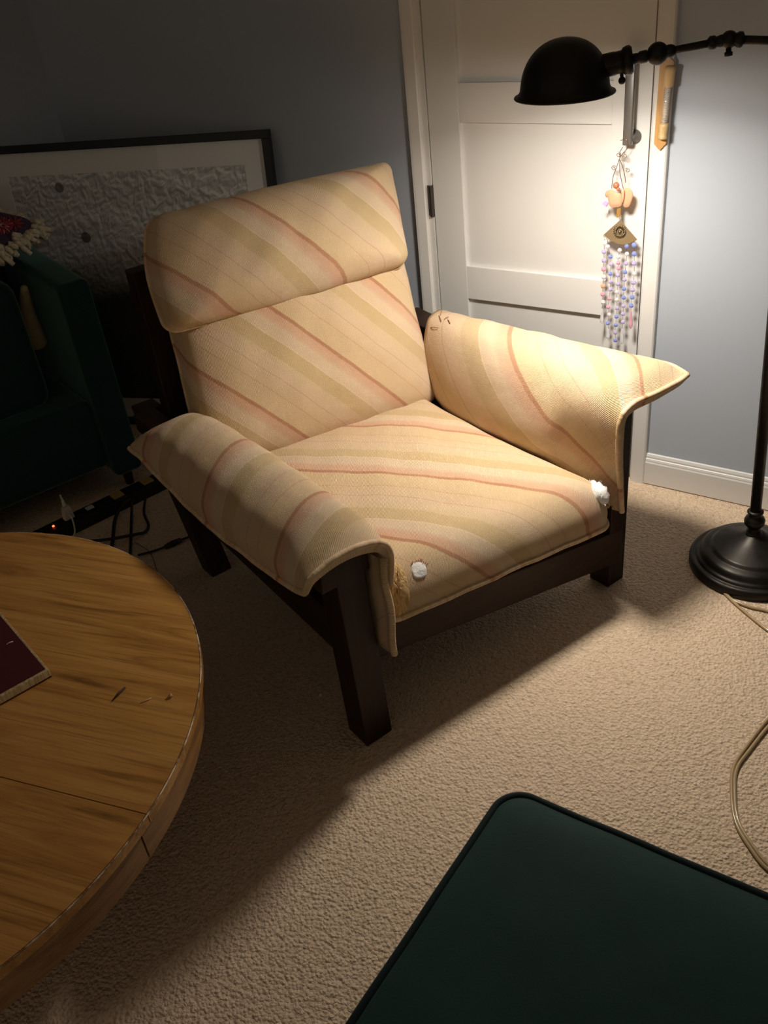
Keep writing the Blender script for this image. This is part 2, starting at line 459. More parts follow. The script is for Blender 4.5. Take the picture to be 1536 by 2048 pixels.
def cushion_obj(name, g, marks, parent, pipes=(), label=None):
    V, F, U, N = g
    uv = stripe_uv(V, U, marks)
    return obj(name, (V, F, uv, U), STRIPE, parent, True, label=label), (V, F, uv, U, N)

cb = ch(0.5, 0.5, 0.0)
chair = thing('lounge_chair', 'worn lounge armchair with diagonally striped cream cushions on a dark wooden frame', 'armchair', cb)

# seat -------------------------------------------------------------
w_seat = bilin(ch(0.10, 0.0, 0.352), ch(0.892, -0.045, 0.278), ch(0.10, 0.88, 0.335), ch(0.905, 0.86, 0.285))
out = rrect((0.07, 0.07))
T = 0.118; rr = 0.115
prof = [(0.0, 0.0), (0.001, 0.02)] + [(rr * (1 - cos(a)) , 0.02 + T * sin(a) ** 0.9) for a in np.linspace(0.12, pi / 2, 11)]
g = cushion(out, prof, [(0.004, -0.012), (0.03, -0.02), (0.2, -0.022)], w_seat, (0.80, 0.88), 0.018, 0.0022, 1.0)
marks = [(590, 943, 1), (760, 952, 1), (900, 968, 1), (1060, 985, 1), (1160, 1005, 1),
         (780, 1078, 0), (850, 1085, 0), (920, 1108, 0), (720, 850, 2), (860, 862, 2), (980, 870, 2)]
seat, seatG = cushion_obj('seat_cushion', g, marks, chair)
def pipe_ring(G, ring, r, parent, name='piping', lift=0.0, sel=None):
    V, F, uv, U, N = G; P = V[ring * N:(ring + 1) * N]; UVr = uv[ring * N:(ring + 1) * N]; Ur = U[ring * N:(ring + 1) * N]
    n = 7; tv, tf = tube(P, r, n, True)
    return obj(name, (tv, tf, np.repeat(UVr, n, 0), np.repeat(Ur * 0.12, n, 0)), STRIPE, parent, True)
pipe_ring(seatG, 0, 0.0075, seat)

# back -------------------------------------------------------------
TL, TR = at_b(300, 462, 1.06), at_b(752, 352, 1.06)
BLc, BRc = ch(0.085, 0.83, 0.44), at_b(864, 806, 0.80)
w_back = bilin(BLc, BRc, TL, TR)
out = rrect((0.075, 0.06))
# sides bow slightly
O2 = out.copy()
prof = [(0.0, -0.03), (0.0, 0.03), (0.006, 0.046), (0.022, 0.064), (0.05, 0.080), (0.09, 0.092), (0.15, 0.100)]
g = cushion(O2, prof, [(0.004, -0.05), (0.03, -0.07), (0.12, -0.085)], w_back, (0.84, 0.70), 0.012, 0.003, 2.0)
marks = [(555, 632, 1), (640, 690, 1), (740, 748, 1), (825, 800, 1), (365, 705, 0), (450, 760, 0), (540, 825, 0), (612, 880, 0)]
backc, backG = cushion_obj('back_cushion', g, [(x, y, -s) for x, y, s in marks], chair)
pipe_ring(backG, 0, 0.0055, backc)
# headrest pillow folded over the top
H_TL, H_TR = at_b(294, 440, 1.03), at_b(776, 327, 1.03)
H_BL, H_BR = at_b(338, 664, 0.885), at_b(814, 528, 0.865)
w_head = bilin(H_BL, H_BR, H_TL, H_TR)
o = rrect((0.045, 0.10), 10, 14)
for i in range(len(o)):
    x, y = o[i]
    if x < 0.5: o[i, 0] -= 0.030 * sin(pi * min(max(y, 0), 1)) * (1 - 2 * x)
    if y < 0.5: o[i, 1] -= 0.035 * sin(pi * x) * (1 - 2 * y)
    if y > 0.5: o[i, 1] += 0.03 * sin(pi * x) * (2 * y - 1)
prof = [(0.0, -0.012), (0.0, 0.012), (0.006, 0.026), (0.02, 0.044), (0.05, 0.064), (0.09, 0.078), (0.13, 0.084)]
g = cushion(o, prof, [(0.004, -0.03), (0.03, -0.045), (0.10, -0.05)], w_head, (0.86, 0.36), 0.008, 0.003, 4.0)
marks = [(470, 400, 1), (560, 450, 1), (650, 500, 1), (730, 555, 1), (300, 490, 0), (370, 545, 0), (440, 595, 0), (497, 638, 0), (712, 344, 2)]
headr, headG = cushion_obj('headrest_pillow', g, [(x, y, -s) for x, y, s in marks], chair)
pipe_ring(headG, 0, 0.006, headr)

# armrest pads ------------------------------------------------------
def arm_pad(stations, thick, skew, end_skew, marks, name, nseg=7, nb=9):
    """stations: [(b, [(a,z)...])]; top sheet with thickness, closed loop"""
    keys = np.array([[b] + [c for p in pr for c in p] for b, pr in stations])
    K = catmull(keys, nb); V, U, F = [], [], []
    nB = len(K); rows = []
    for i, row in enumerate(K):
        b = row[0]; pr = row[1:].reshape(-1, 2)
        top = catmull(pr, nseg)
        t = np.gradient(top, axis=0); t /= np.linalg.norm(t, axis=1)[:, None]
        nrm = np.c_[t[:, 1], -t[:, 0]] * (1 if skew > 0 else -1)
        th = thick(i / (nB - 1)) * (0.45 + 0.55 * np.sin(np.linspace(0.0, pi, len(top))))
        bot = (top + nrm * th[:, None])[::-1]
        arc = np.r_[0, np.cumsum(np.linalg.norm(np.diff(top, axis=0), axis=1))]
        lp = np.vstack([top, bot]); ua = np.r_[arc, arc[::-1]]
        rows.append(len(V))
        for (a, z), u in zip(lp, ua):
            bb = b + end_skew(i / (nB - 1), a)
            z += 0.0018 * sin(31 * bb + 17 * u) + 0.0014 * sin(53 * bb - 29 * u)
            V.append(ch(a, bb, z)); U.append((bb, u))
    n = len(lp)
    for r0, r1 in zip(rows[:-1], rows[1:]):
        for k in range(n): F.append((r0 + k, r0 + (k + 1) % n, r1 + (k + 1) % n, r1 + k))
    h = n // 2
    for r0, fl in ((rows[0], True), (rows[-1], False)):
        for k in range(h - 1):
            q = (r0 + k, r0 + k + 1, r0 + n - 2 - k, r0 + n - 1 - k); F.append(q if not fl else q[::-1])
    V, U = np.array(V), np.array(U)
    bm = bmesh.new(); vs = [bm.verts.new(tuple(v)) for v in V]
    for f in F: bm.faces.new([vs[i] for i in f])
    bmesh.ops.recalc_face_normals(bm, faces=bm.faces); bm.verts.index_update()
    F = [[v.index for v in f.verts] for f in bm.faces]; bm.free()
    uv = stripe_uv(V, U, marks, True)
    o = obj(name, (V, F, uv, U), STRIPE, chair, True)
    return o, (V, F, uv, U, n, rows, h)
def pad_pipe(o, G, idx, r, name='piping'):
    V, F, uv, U = G[:4]; P = V[idx]; n = 8
    tv, tf = tube(P, r, n)
    return obj(name, (tv, tf, np.repeat(uv[idx], n, 0), np.repeat(U[idx] * 0.12, n, 0)), STRIPE, o, True)
L_ST = [(-0.022, [(-.104, .585), (-.080, .612), (-.015, .627), (.057, .625), (.108, .608), (.128, .575), (.126, .53), (.118, .48)]),
        (0.03, [(-.102, .562), (-.092, .600), (-.035, .640), (.045, .654), (.108, .632), (.140, .580), (.142, .52), (.132, .46)]),
        (0.10, [(-.100, .553), (-.092, .600), (-.040, .647), (.038, .668), (.106, .648), (.146, .585), (.152, .51), (.14, .44)]),
        (0.25, [(-.106, .550), (-.097, .600), (-.045, .650), (.033, .674), (.106, .654), (.150, .585), (.156, .50), (.142, .43)]),
        (0.45, [(-.110, .550), (-.101, .602), (-.048, .655), (.030, .680), (.106, .658), (.150, .588), (.156, .50), (.142, .43)]),
        (0.70, [(-.100, .555), (-.090, .602), (-.040, .650), (.030, .672), (.100, .656), (.148, .592), (.156, .51), (.142, .44)]),
        (0.86, [(-.092, .560), (-.084, .588), (-.040, .628), (.030, .648), (.098, .640), (.140, .590), (.150, .52), (.142, .46)]),
        (0.955, [(-.090, .560), (-.080, .574), (-.040, .594), (.030, .606), (.090, .604), (.120, .572), (.130, .52), (.124, .47)])]
marksL = [(487, 872, 0), (450, 915, 0), (415, 965, 0), (402, 1003, 0), (645, 986, -1), (600, 1010, -1), (565, 1060, -1), (553, 1110, -1), (330, 885, 0.64), (372, 850, 0.64)]
armL, armLG = arm_pad(L_ST, lambda t: 0.022 + 0.035 * sin(pi * min(1, max(0, t * 0.96 + 0.02))), 1,
                      lambda t, a: -0.05 * max(0, t - 0.75) / 0.25 * (a + 0.1) / 0.22, [(x, y, -s) for x, y, s in marksL], 'armrest_pad')
V, F, uv, U, n, rows, h = armLG
pad_pipe(armL, armLG, [rows[0] + k for k in range(h)], 0.008)
pad_pipe(armL, armLG, [r for r in rows], 0.0075)
R_ST = [(-0.028, [(1.192, .631), (1.150, .622), (1.060, .619), (.962, .628), (.912, .598), (.908, .50), (.922, .39), (.938, .288)]),
        (0.03, [(1.200, .632), (1.160, .652), (1.070, .664), (.968, .658), (.910, .615), (.898, .50), (.908, .39), (.920, .290)]),
        (0.10, [(1.200, .632), (1.150, .662), (1.060, .682), (.963, .668), (.904, .612), (.889, .50), (.895, .39), (.902, .300)]),
        (0.155, [(1.190, .630), (1.142, .662), (1.056, .684), (.960, .670), (.901, .610), (.884, .51), (.886, .41), (.898, .320)]),
        (0.20, [(1.175, .625), (1.132, .661), (1.052, .686), (.960, .671), (.902, .611), (.868, .52), (.862, .44), (.880, .375)]),
        (0.26, [(1.165, .622), (1.125, .660), (1.050, .686), (.962, .672), (.903, .612), (.864, .52), (.855, .44), (.875, .385)]),
        (0.45, [(1.140, .618), (1.105, .655), (1.035, .682), (.955, .668), (.898, .605), (.866, .51), (.858, .43), (.880, .375)]),
        (0.70, [(1.112, .605), (1.085, .645), (1.020, .672), (.955, .662), (.910, .605), (.880, .51), (.875, .42), (.895, .37)]),
        (0.90, [(1.100, .610), (1.075, .635), (1.020, .655), (.965, .650), (.930, .605), (.910, .53), (.912, .45), (.93, .40)])]
marksR = [(1030, 652, 0), (1042, 710, 0), (1055, 765, 0), (1085, 810, 0), (1120, 840, 0), (1277, 700, -1), (1290, 755, -1), (935, 650, 0.36), (945, 720, 0.36), (955, 770, 0.36), (1150, 690, -0.62), (1165, 760, -0.62), (1160, 880, 0.0), (1195, 930, 0.0)]
armR, armRG = arm_pad(R_ST, lambda t: 0.022 + 0.035 * sin(pi * min(1, max(0, t * 0.96 + 0.02))), -1,
                      lambda t, a: -0.10 * max(0, t - 0.7) / 0.3 * (1.1 - a) / 0.2, marksR, 'armrest_pad')
V, F, uv, U, n, rows, h = armRG
pad_pipe(armR, armRG, [rows[0] + k for k in range(h)], 0.008)
pad_pipe(armR, armRG, [r for r in rows], 0.007)
# inner flaps hanging down beside the front legs
def flap(pts, thick, nrm, parent, marks, bow=0.0):
    """pts: 4 corners (top back, top front, bottom front, bottom back)"""
    P = [np.asarray(p) for p in pts]; nx, nz = 8, 10; V, U = [], []
    for s in (0, 1):
        for i in range(nx + 1):
            for j in range(nz + 1):
                x, y = i / nx, j / nz
                p = P[0] * (1 - x) * (1 - y) + P[1] * x * (1 - y) + P[2] * x * y + P[3] * (1 - x) * y
                e = min(1, 6 * min(x, 1 - x, y + 0.2, 1 - y)) ** 0.5
                V.append(p + nrm * thick * (s - 0.5) * (0.35 + 0.65 * e) + nrm * (0.004 * sin(9 * y + 3 * x) - bow * sin(pi * x))); U.append((x * 0.2, y * 0.3))
    W2 = (nx + 1) * (nz + 1); F = []
    for i in range(nx):
        for j in range(nz):
            q = (i * (nz + 1) + j, (i + 1) * (nz + 1) + j, (i + 1) * (nz + 1) + j + 1, i * (nz + 1) + j + 1)
            F.append(q); F.append(tuple(k + W2 for k in q[::-1]))
    rim = [i * (nz + 1) for i in range(nx + 1)] + [nx * (nz + 1) + j for j in range(1, nz + 1)] + [i * (nz + 1) + nz for i in range(nx - 1, -1, -1)] + [j for j in range(nz - 1, 0, -1)]
    for k in range(len(rim)):
        a, b = rim[k], rim[(k + 1) % len(rim)]; F.append((a, b, b + W2, a + W2))
    V, U = np.array(V), np.array(U); uv = stripe_uv(V, U, marks)
    o = obj('hanging_flap', (V, F, uv, U), STRIPE, parent, True)
    idx = [nx * (nz + 1) + j for j in range(nz + 1)]
    mid = (V[idx] + V[[i + W2 for i in idx]]) / 2
    tv, tf = tube(mid, 0.0085, 8); obj('piping', (tv, tf, np.repeat(uv[idx], 8, 0), np.repeat(U[idx], 8, 0)), STRIPE, o, True)
    return o
flap([ch(.100, .13, .56), ch(.106, -.024, .565), ch(.098, -.036, .285), ch(.092, .10, .29)], 0.020, CA, armL,
     [(740, 1150, 0.35), (760, 1280, 0.75), (735, 1230, 0.55)])

# wooden frame ------------------------------------------------------
def cposts(b0, b1, t0, t1):
    return hexa([ch(*p) for p in b0] + [ch(*p) for p in b1], 0.004)
def rect(a0, a1, b0, b1, z): return [(a0, b0, z), (a1, b0, z), (a1, b1, z), (a0, b1, z)]
def post(a0, a1, b0, b1, z0, z1, da=0, db=0):
    return hexa([ch(*p) for p in rect(a0, a1, b0, b1, z0)] + [ch(*p) for p in rect(a0 + da, a1 + da, b0 + db, b1 + db, z1)], 0.004)
obj('leg', post(0.0, 0.082, 0.0, 0.082, 0.0, 0.604, -0.012, 0.004), DARKWOOD, chair)
obj('leg', post(0.926, 0.998, 0.0, 0.072, 0.0, 0.600), DARKWOOD, chair)
obj('leg', post(0.052, 0.128, 0.945, 1.02, 0.0, 0.56, -0.02, 0.20), DARKWOOD, chair)
obj('leg', post(0.93, 1.0, 0.945, 1.02, 0.0, 0.56, 0.02, 0.12), DARKWOOD, chair)
# front rail, dropped at its right end
RT0, RT1 = at_b(789, 1241, 0.055), at_b(1244, 1059, -0.004); RB0, RB1 = at_b(789, 1302, 0.055), at_b(1243, 1123, -0.004)
ext = (RT0 - RT1) / np.linalg.norm(RT0 - RT1) * 0.075; RT0 = RT0 + ext; RB0 = RB0 + ext
dk = CB * 0.035
obj('front_rail', hexa([RB0, RB1, RB1 + dk, RB0 + dk, RT0, RT1, RT1 + dk, RT0 + dk], 0.004), RAILWOOD, chair)
for a in (0.022, 0.935):
    obj('side_rail', hexa([ch(*p) for p in ((a, .07, .235), (a + .035, .07, .235), (a + .035, .97, .30), (a, .97, .30),
                                            (a, .07, .37), (a + .035, .07, .37), (a + .035, .97, .42), (a, .97, .42))], 0.003), RAILWOOD, chair)
obj('arm_rail', hexa([ch(*p) for p in ((-.05, .004, .53), (.085, .004, .53), (.07, 1.12, .52), (.0, 1.12, .52), (-.045, .004, .598), (.085, .004, .60), (.07, 1.12, .575), (.0, 1.12, .575))], 0.004), RAILWOOD, chair)
obj('arm_rail', hexa([ch(*p) for p in ((.93, .01, .53), (.998, .01, .53), (1.09, 1.06, .55), (1.0, 1.06, .55), (.93, .01, .60), (.998, .01, .60), (1.10, 1.06, .60), (1.0, 1.06, .60))], 0.004), RAILWOOD, chair)
obj('back_post', post(0.06, 0.12, 0.96, 1.02, 0.28, 1.0, 0.045, 0.13), DARKWOOD, chair)
obj('back_post', post(0.86, 0.92, 0.96, 1.02, 0.28, 1.0, 0.03, 0.13), DARKWOOD, chair)
for z in (0.42, 0.62, 0.82, 0.96):
    db = 0.13 * (z - 0.28) / 0.72
    obj('back_slat', cbox(0.1 + 0.045 * (z - .28) / .72, 0.89, 0.98 + db, 1.005 + db, z - 0.03, z + 0.03, 0.003), RAILWOOD, chair)
obj('seat_support', hexa([ch(*p) for p in ((.057, .10, .30), (.935, .09, .225), (.935, .93, .225), (.057, .93, .28), (.057, .10, .322), (.935, .09, .247), (.935, .93, .247), (.057, .93, .302))]), RAILWOOD, chair)

# torn places: patches laid on the cushion where the cloth has gone
def bvh(G):
    return BVHTree.FromPolygons([tuple(v) for v in G[0]], [tuple(int(i) for i in f) for f in G[1]])
def patch(tree, outline, height, rough=0.0, sink=0.004, rings=7, n=36, seed=0, dome=0.6, jag=0.0):
    O = np.array(outline, float); c = O.mean(0); r2 = np.random.default_rng(seed)
    P = catmull(O, max(1, n // len(O)), True)
    if jag: P = P + r2.normal(0, jag, P.shape)
    n = len(P)
    V, F = [], []; cc = Vector(CAM)
    def hit(q):
        d = Vector(ray(*q)); d.normalize(); loc, nrm, i, dist = tree.ray_cast(cc, d)
        if loc is None:
            bd = 9
            for u in np.linspace(1.2, 3.2, 60):
                l, nn, i, dd = tree.find_nearest(cc + d * float(u))
                if dd < bd: bd, loc, nrm = dd, l, nn
        return loc, nrm
    l0, n0 = hit(c)
    for k in range(rings + 1):
        s = 1 - k / rings
        for i in range(n):
            q = c + (P[i] - c) * max(s, 0.001); loc, nrm = hit(q)
            if loc is None: loc, nrm = l0, n0
            if nrm.dot(Vector(ray(*q))) > 0: nrm = -nrm
            h = -sink if k == 0 else height * (1 - s ** 2) ** dome + rough * r2.normal() * (1 - s * 0.5) + 0.0015
            V.append(np.array(loc + nrm * h))
    for k in range(rings):
        for i in range(n):
            j = (i + 1) % n; F.append((k * n + i, k * n + j, (k + 1) * n + j, (k + 1) * n + i))
    F.append(tuple(rings * n + i for i in range(n)))
    return np.array(V), F
STUFF = m_fluff('white_stuffing', (0.80, 0.79, 0.77), (0.92, 0.915, 0.90), 55.0, 0.35)
FOAM = m_fibre('torn_foam_fibre', (0.46, 0.27, 0.10), (0.80, 0.56, 0.27))
ts = bvh(seatG)
obj('stuffing', patch(ts, [(821, 1132), (828, 1123), (845, 1124), (854, 1135), (854, 1150), (846, 1157), (830, 1158), (823, 1148)], 0.0012, 0.0002, seed=2), STUFF, seat, True, label='small white stuffing showing through a hole')
obj('stuffing', patch(ts, [(1181, 958), (1190, 945), (1204, 943), (1216, 956), (1222, 978), (1221, 1000), (1211, 1012), (1198, 1005), (1186, 986)], 0.020, 0.0003, seed=3), STUFF, seat, True, label='large white stuffing bulging from the torn corner')
obj('torn_foam', patch(ts, [(770, 1116), (792, 1118), (810, 1136), (818, 1165), (821, 1195), (817, 1222), (804, 1236), (785, 1236), (772, 1190), (768, 1150)], 0.004, 0.0008, seed=4, jag=0.8), FOAM, seat, True, label='yellow foam bared at the torn front corner')
CLOTHEDGE = mat('frayed_pink_edge', (0.55, 0.22, 0.16), 0.9)
def threads(tree, items, r, m, parent, name='loose_threads'):
    gs = []
    for (x, y), (dx, dy), ln in items:
        loc, nrm, i, d = tree.ray_cast(Vector(CAM), Vector(ray(x, y)).normalized())
        loc2, n2, i2, d2 = tree.ray_cast(Vector(CAM), Vector(ray(x + dx, y + dy)).normalized())
        if loc is None or loc2 is None: continue
        a = np.array(loc + nrm * 0.001); b = np.array(loc2 + n2 * ln)
        gs.append(tube(catmull([a, (a + b) / 2 + np.array(nrm) * ln * 0.6, b], 4), r, 5))
    if gs: obj(name, join(*gs), m, parent, True)
r9 = np.random.default_rng(9)
fz = lambda cx, cy, rx, ry, n: [((cx + rx * cos(q) * e), (cy + ry * sin(q) * e)) + (r9.uniform(-7, 7), r9.uniform(-7, 7), r9.uniform(.004, .014)) for q, e in zip(r9.uniform(0, 2 * pi, n), r9.uniform(.5, 1.0, n))]
threads(ts, [((786 + r9.uniform(-10, 12), 1128 + k * 6.5), (r9.uniform(-3, 6), r9.uniform(12, 30)), r9.uniform(.003, .008)) for k in range(14)], 0.0011, FOAM, seat, 'foam_fibres')
threads(ts, [((822 + 31 * k / 9, 1130 - 7 * sin(pi * k / 9)), (r9.uniform(-2, 2), r9.uniform(-5, -2)), 0.004) for k in range(10)], 0.0011, CLOTHEDGE, seat)
threads(ts, [((x, y), (dx, dy), l) for x, y, dx, dy, l in fz(1206, 976, 20, 33, 60)], 0.0006, STUFF, seat, 'stuffing_wisps')
ta = bvh(armRG)
threads(ta, [((878, 632), (6, 12), .004), ((888, 640), (10, -4), .004), ((862, 655), (16, 2), .004), ((884, 622), (-3, 10), .003), ((896, 640), (5, 8), .003)], 0.0012, mat('brown_thread', (0.28, 0.12, 0.06), 0.9), armR)

# ------------------------------------------------------------------ floor lamp
LC = CAM + ray(1129, 187) * 2.10                      # middle of the shade's rim
LB = at_z(1501, 1130, 0.0)                            # middle of the base on the carpet
rh = np.array([RGT[0], RGT[1], 0]); rh /= np.linalg.norm(rh)
ptop = LB + np.array([0, 0, 1.44]); best = 0
for s_ in np.linspace(-0.2, 0.2, 401):
    if abs(proj(ptop + rh * s_)[0] - 1598) < abs(proj(ptop + rh * best)[0] - 1598): best = s_
PT = ptop + rh * best
pole_ax = (PT - LB) / np.linalg.norm(PT - LB)
lamp = thing('floor_lamp', 'dark metal pharmacy floor lamp with dome shade lighting the striped armchair', 'floor lamp', LB)
base_prof = [(0.178, 0.0), (0.182, 0.004), (0.182, 0.024), (0.178, 0.031), (0.170, 0.034), (0.166, 0.0335), (0.163, 0.037), (0.161, 0.0425),
             (0.156, 0.043), (0.152, 0.05), (0.148, 0.058), (0.140, 0.064), (0.128, 0.067), (0.122, 0.070), (0.119, 0.076), (0.112, 0.079),
             (0.09, 0.088), (0.065, 0.099), (0.042, 0.111), (0.028, 0.121), (0.024, 0.124), (0.0, 0.124)]
obj('base', lathe(base_prof, LB, n=72), BLACKMETAL, lamp, True)
knop = [(0.024, 0.118), (0.024, 0.127), (0.021, 0.129), (0.021, 0.134), (0.017, 0.136), (0.016, 0.142), (0.022, 0.150), (0.029, 0.160), (0.030, 0.170), (0.026, 0.180),
        (0.019, 0.187), (0.017, 0.193), (0.020, 0.196), (0.023, 0.199), (0.023, 0.203), (0.017, 0.206)]
obj('knop', lathe(knop, LB, pole_ax, 32), BLACKMETAL, lamp, True)
obj('pole', lathe([(0.0158, 0.20), (0.0158, np.linalg.norm(PT - LB) + 0.01), (0.0, np.linalg.norm(PT - LB) + 0.012)], LB, pole_ax, 24), BLACKMETAL, lamp, True)
# arm lies in the upright plane through the shade and the pole top
pn = np.cross(PT - LC, [0, 0, 1.0]); pn /= np.linalg.norm(pn)
def on_arm(px, py):
    d = ray(px, py); return CAM + d * (((LC - CAM) @ pn) / (d @ pn))
J1, J2 = on_arm(1315, 107), on_arm(1458, 79)
J3 = PT - pole_ax * 0.02
arm_end = on_arm(1560, 82)
obj('arm', join(tube([J1, J2], 0.0085, 14), tube([J2, arm_end, J3], 0.0095, 14)), BLACKMETAL, lamp, True)
ad1 = (J2 - J1) / np.linalg.norm(J2 - J1); ad2 = (arm_end - J2) / np.linalg.norm(arm_end - J2)
obj('joint', join(sphere(J1, 0.0245, 12), lathe([(0.012, -0.004), (0.014, 0.0), (0.014, 0.012), (0.0105, 0.02)], J1 + ad1 * 0.018, ad1, 18)), BLACKMETAL, lamp, True)
obj('joint', join(sphere(J2, 0.0185, 12), lathe([(0.010, -0.045), (0.0145, -0.04), (0.0145, -0.03), (0.011, -0.026), (0.013, -0.018), (0.013, 0.0)], J2, ad1, 18),
                  lathe([(0.014, 0.0), (0.014, 0.015), (0.017, 0.019), (0.017, 0.027), (0.012, 0.031)], J2, ad2, 18),
                  lathe([(0.006, 0.0), (0.006, 0.024), (0.009, 0.025), (0.009, 0.033), (0.0, 0.034)], J2, (0.1, -0.1, -1), 14)), BLACKMETAL, lamp, True)
obj('joint', sphere(J3, 0.03, 12), BLACKMETAL, lamp, True)
# shade
def dome(R, H, inset=0.0):
    P = [(R + 0.010 - inset, -0.004), (R + 0.010 - inset, 0.0), (R + 0.004 - inset, 0.004), (R - 0.001 - inset, 0.012)]
    for k in range(1, 15):
        a = pi / 2 * k / 14; P.append(((R - 0.002 - inset) * cos(a) ** 0.92, 0.010 + (H - 0.012 - inset) * sin(a) ** 0.96))
    return P
RS, HS = 0.1065, 0.122
shade = obj('shade', lathe(dome(RS, HS), LC, n=72, cap=False), BLACKMETAL, lamp, True)
inn = [(r, z - 0.0035) for r, z in dome(RS, HS, 0.003)][1:]
obj('shade_lining', lathe(inn, LC, n=72, cap=False), SHADEIN, shade, True)
obj('shade_rim', tube([LC + (RS + 0.010) * np.array([cos(q), sin(q), 0]) - np.array([0, 0, .002]) for q in np.linspace(0, 2 * pi, 72, endpoint=False)], 0.0032, 8, True), BLACKMETAL, shade, True)
s0, s1 = on_arm(1212, 131), on_arm(1283, 114)
sd = (s1 - s0) / np.linalg.norm(s1 - s0)
LN = np.linalg.norm(on_arm(1266, 117) - s0)
sock = obj('socket', lathe([(0.022, -0.045), (0.024, -0.01), (0.0255, -0.004), (0.0255, 0.02), (0.0245, 0.022), (0.0245, LN * 0.6), (0.029, LN * 0.66), (0.0315, LN * 0.8), (0.0315, LN * 0.9), (0.027, LN * 0.99), (0.012, LN), (0.011, LN + 0.012), (0.0135, LN + 0.016), (0.0135, LN + 0.03), (0.009, LN + 0.034), (0.009, np.linalg.norm(J1 - s0))], s0, (J1 - s0), 28), BLACKMETAL, lamp, True)
sw0 = on_arm(1243, 140); sw1 = on_arm(1244, 156)
obj('switch_key', join(tube([sw0, sw1], 0.0042, 10), sphere(on_arm(1244, 161), 0.0085, 8)), BLACKMETAL, sock, True)
BULB = bpy.data.materials.new('lit_bulb'); BULB.use_nodes = True
nt = BULB.node_tree; nt.nodes.clear(); em = nt.nodes.new('ShaderNodeEmission'); ou = nt.nodes.new('ShaderNodeOutputMaterial')
em.inputs[0].default_value = BULB_COLOR; em.inputs[1].default_value = BULB_POWER; nt.links.new(em.outputs[0], ou.inputs[0])
BC = LC + np.array([0, 0, 0.012])
obj('bulb', sphere(BC, 0.030, 8), BULB, lamp, True)
al = bpy.data.lights.new('shade_added_light', 'AREA'); al.shape = 'DISK'; al.size = 0.17 * S; al.energy = ADDED_DISK_POWER; al.color = BULB_COLOR[:3]; al.spread = radians(152)  # extra area light added inside the shade to strengthen the downward beam
ao = link(bpy.data.objects.new('shade_added_light', al)); ao.location = Vector(LC + np.array([0, 0, 0.006])) * S
obj('bulb_neck', lathe([(0.013, 0.0), (0.014, 0.02), (0.015, 0.05)], BC + np.array([0, 0, 0.027]), (0.0, 0.0, 1), 16), SHADEIN, lamp, True)
# flex: from the base out of frame, and back as a loop over the carpet
CORD = mat('clear_gold_cord', (0.42, 0.30, 0.16), 0.25, 0.0, 0.6, Coat_Weight=0.5)
def floor_path(pts, z): return catmull([at_z(x, y, z) for x, y in pts], 8)
c1 = floor_path([(1445, 1180), (1466, 1200), (1500, 1214), (1540, 1224), (1580, 1250), (1600, 1330), (1575, 1405), (1536, 1438), (1492, 1494), (1468, 1532), (1463, 1575), (1470, 1640), (1500, 1695), (1540, 1742), (1620, 1790), (1800, 1830), (2200, 1700)], 0.006)
c2 = floor_path([(1445, 1182), (1466, 1203), (1490, 1224), (1538, 1262), (1590, 1290), (1612, 1350), (1588, 1412), (1542, 1447), (1499, 1500), (1474, 1536), (1469, 1577), (1476, 1640), (1506, 1692), (1546, 1738), (1626, 1786), (1806, 1824), (2204, 1692)], 0.006)
obj('cord', join(tube(c1, 0.0042, 8), tube(c2, 0.0042, 8)), CORD, lamp, True, label='clear gold twin flex looping over the carpet')

# ------------------------------------------------------------------ round oak table
TZ = 0.48
TP = np.array([at_z(x, y, TZ)[:2] for x, y in [(0, 1067), (150, 1072), (225, 1090), (300, 1130), (380, 1250), (395, 1370), (372, 1500), (300, 1622), (150, 1800), (0, 1937)]])
sol = np.linalg.lstsq(np.c_[2 * TP, np.ones(len(TP))], (TP ** 2).sum(1), rcond=None)[0]
TC = np.array([sol[0], sol[1], 0.0]); TR_ = sqrt(sol[2] + sol[0] ** 2 + sol[1] ** 2)
sA, sB = at_z(143, 1590, TZ)[:2], at_z(292, 1628, TZ)[:2]
gd = (sB - sA) / np.linalg.norm(sB - sA); ga = math.atan2(gd[1], gd[0])          # grain direction
def m_oak(name):
    M = mat(name, (0.42, 0.22, 0.07), 0.32); t = NT(M)
    v = t.mapped(t.obj(), (1.0, 1.0, 1.0), (0, 0, -ga)); v = t.mapped(v, (1.3, 15.0, 15.0))
    v2 = t.mapped(v, (1.5, 9, 9))
    n = t.noise(v, 1.5, 5, 0.6, 1.6); n2 = t.noise(v2, 2.5, 4, 0.6); nb = t.noise(t.obj(), 2.2, 3)
    c = t.ramp(n, [(0.30, (0.20, 0.083, 0.016)), (0.43, (0.47, 0.22, 0.050)), (0.55, (0.60, 0.305, 0.078)), (0.75, (0.68, 0.37, 0.11))])
    pores = t.ramp(n2, [(0.36, (0.0,) * 3), (0.47, (1.0,) * 3)])
    c = t.mix(t.math('MULTIPLY', t.math('SUBTRACT', 1.0, pores), 0.45), c, (0.16, 0.07, 0.02))
    c = t.mix(t.math('MULTIPLY', nb, 0.35), c, (0.36, 0.17, 0.04)); t.color(c)
    t.bump(t.math('ADD', n, n2), 0.06, 0.004); t.b.inputs['Coat Weight'].default_value = 0.15; t.b.inputs['Coat Roughness'].default_value = 0.35
    return M
OAK = m_oak('varnished_oak'); OAKRIM = m_wood('oak_rim', (0.18, 0.08, 0.027), (0.40, 0.21, 0.075), (3, 3, 20), 0.35)
TT = thing('round_table', 'round golden oak table with worn rim in the left foreground', 'table', TC)
nrm2 = np.array([-gd[1], gd[0]]); so = (sA - TC[:2]) @ nrm2          # offset of the seam from the centre
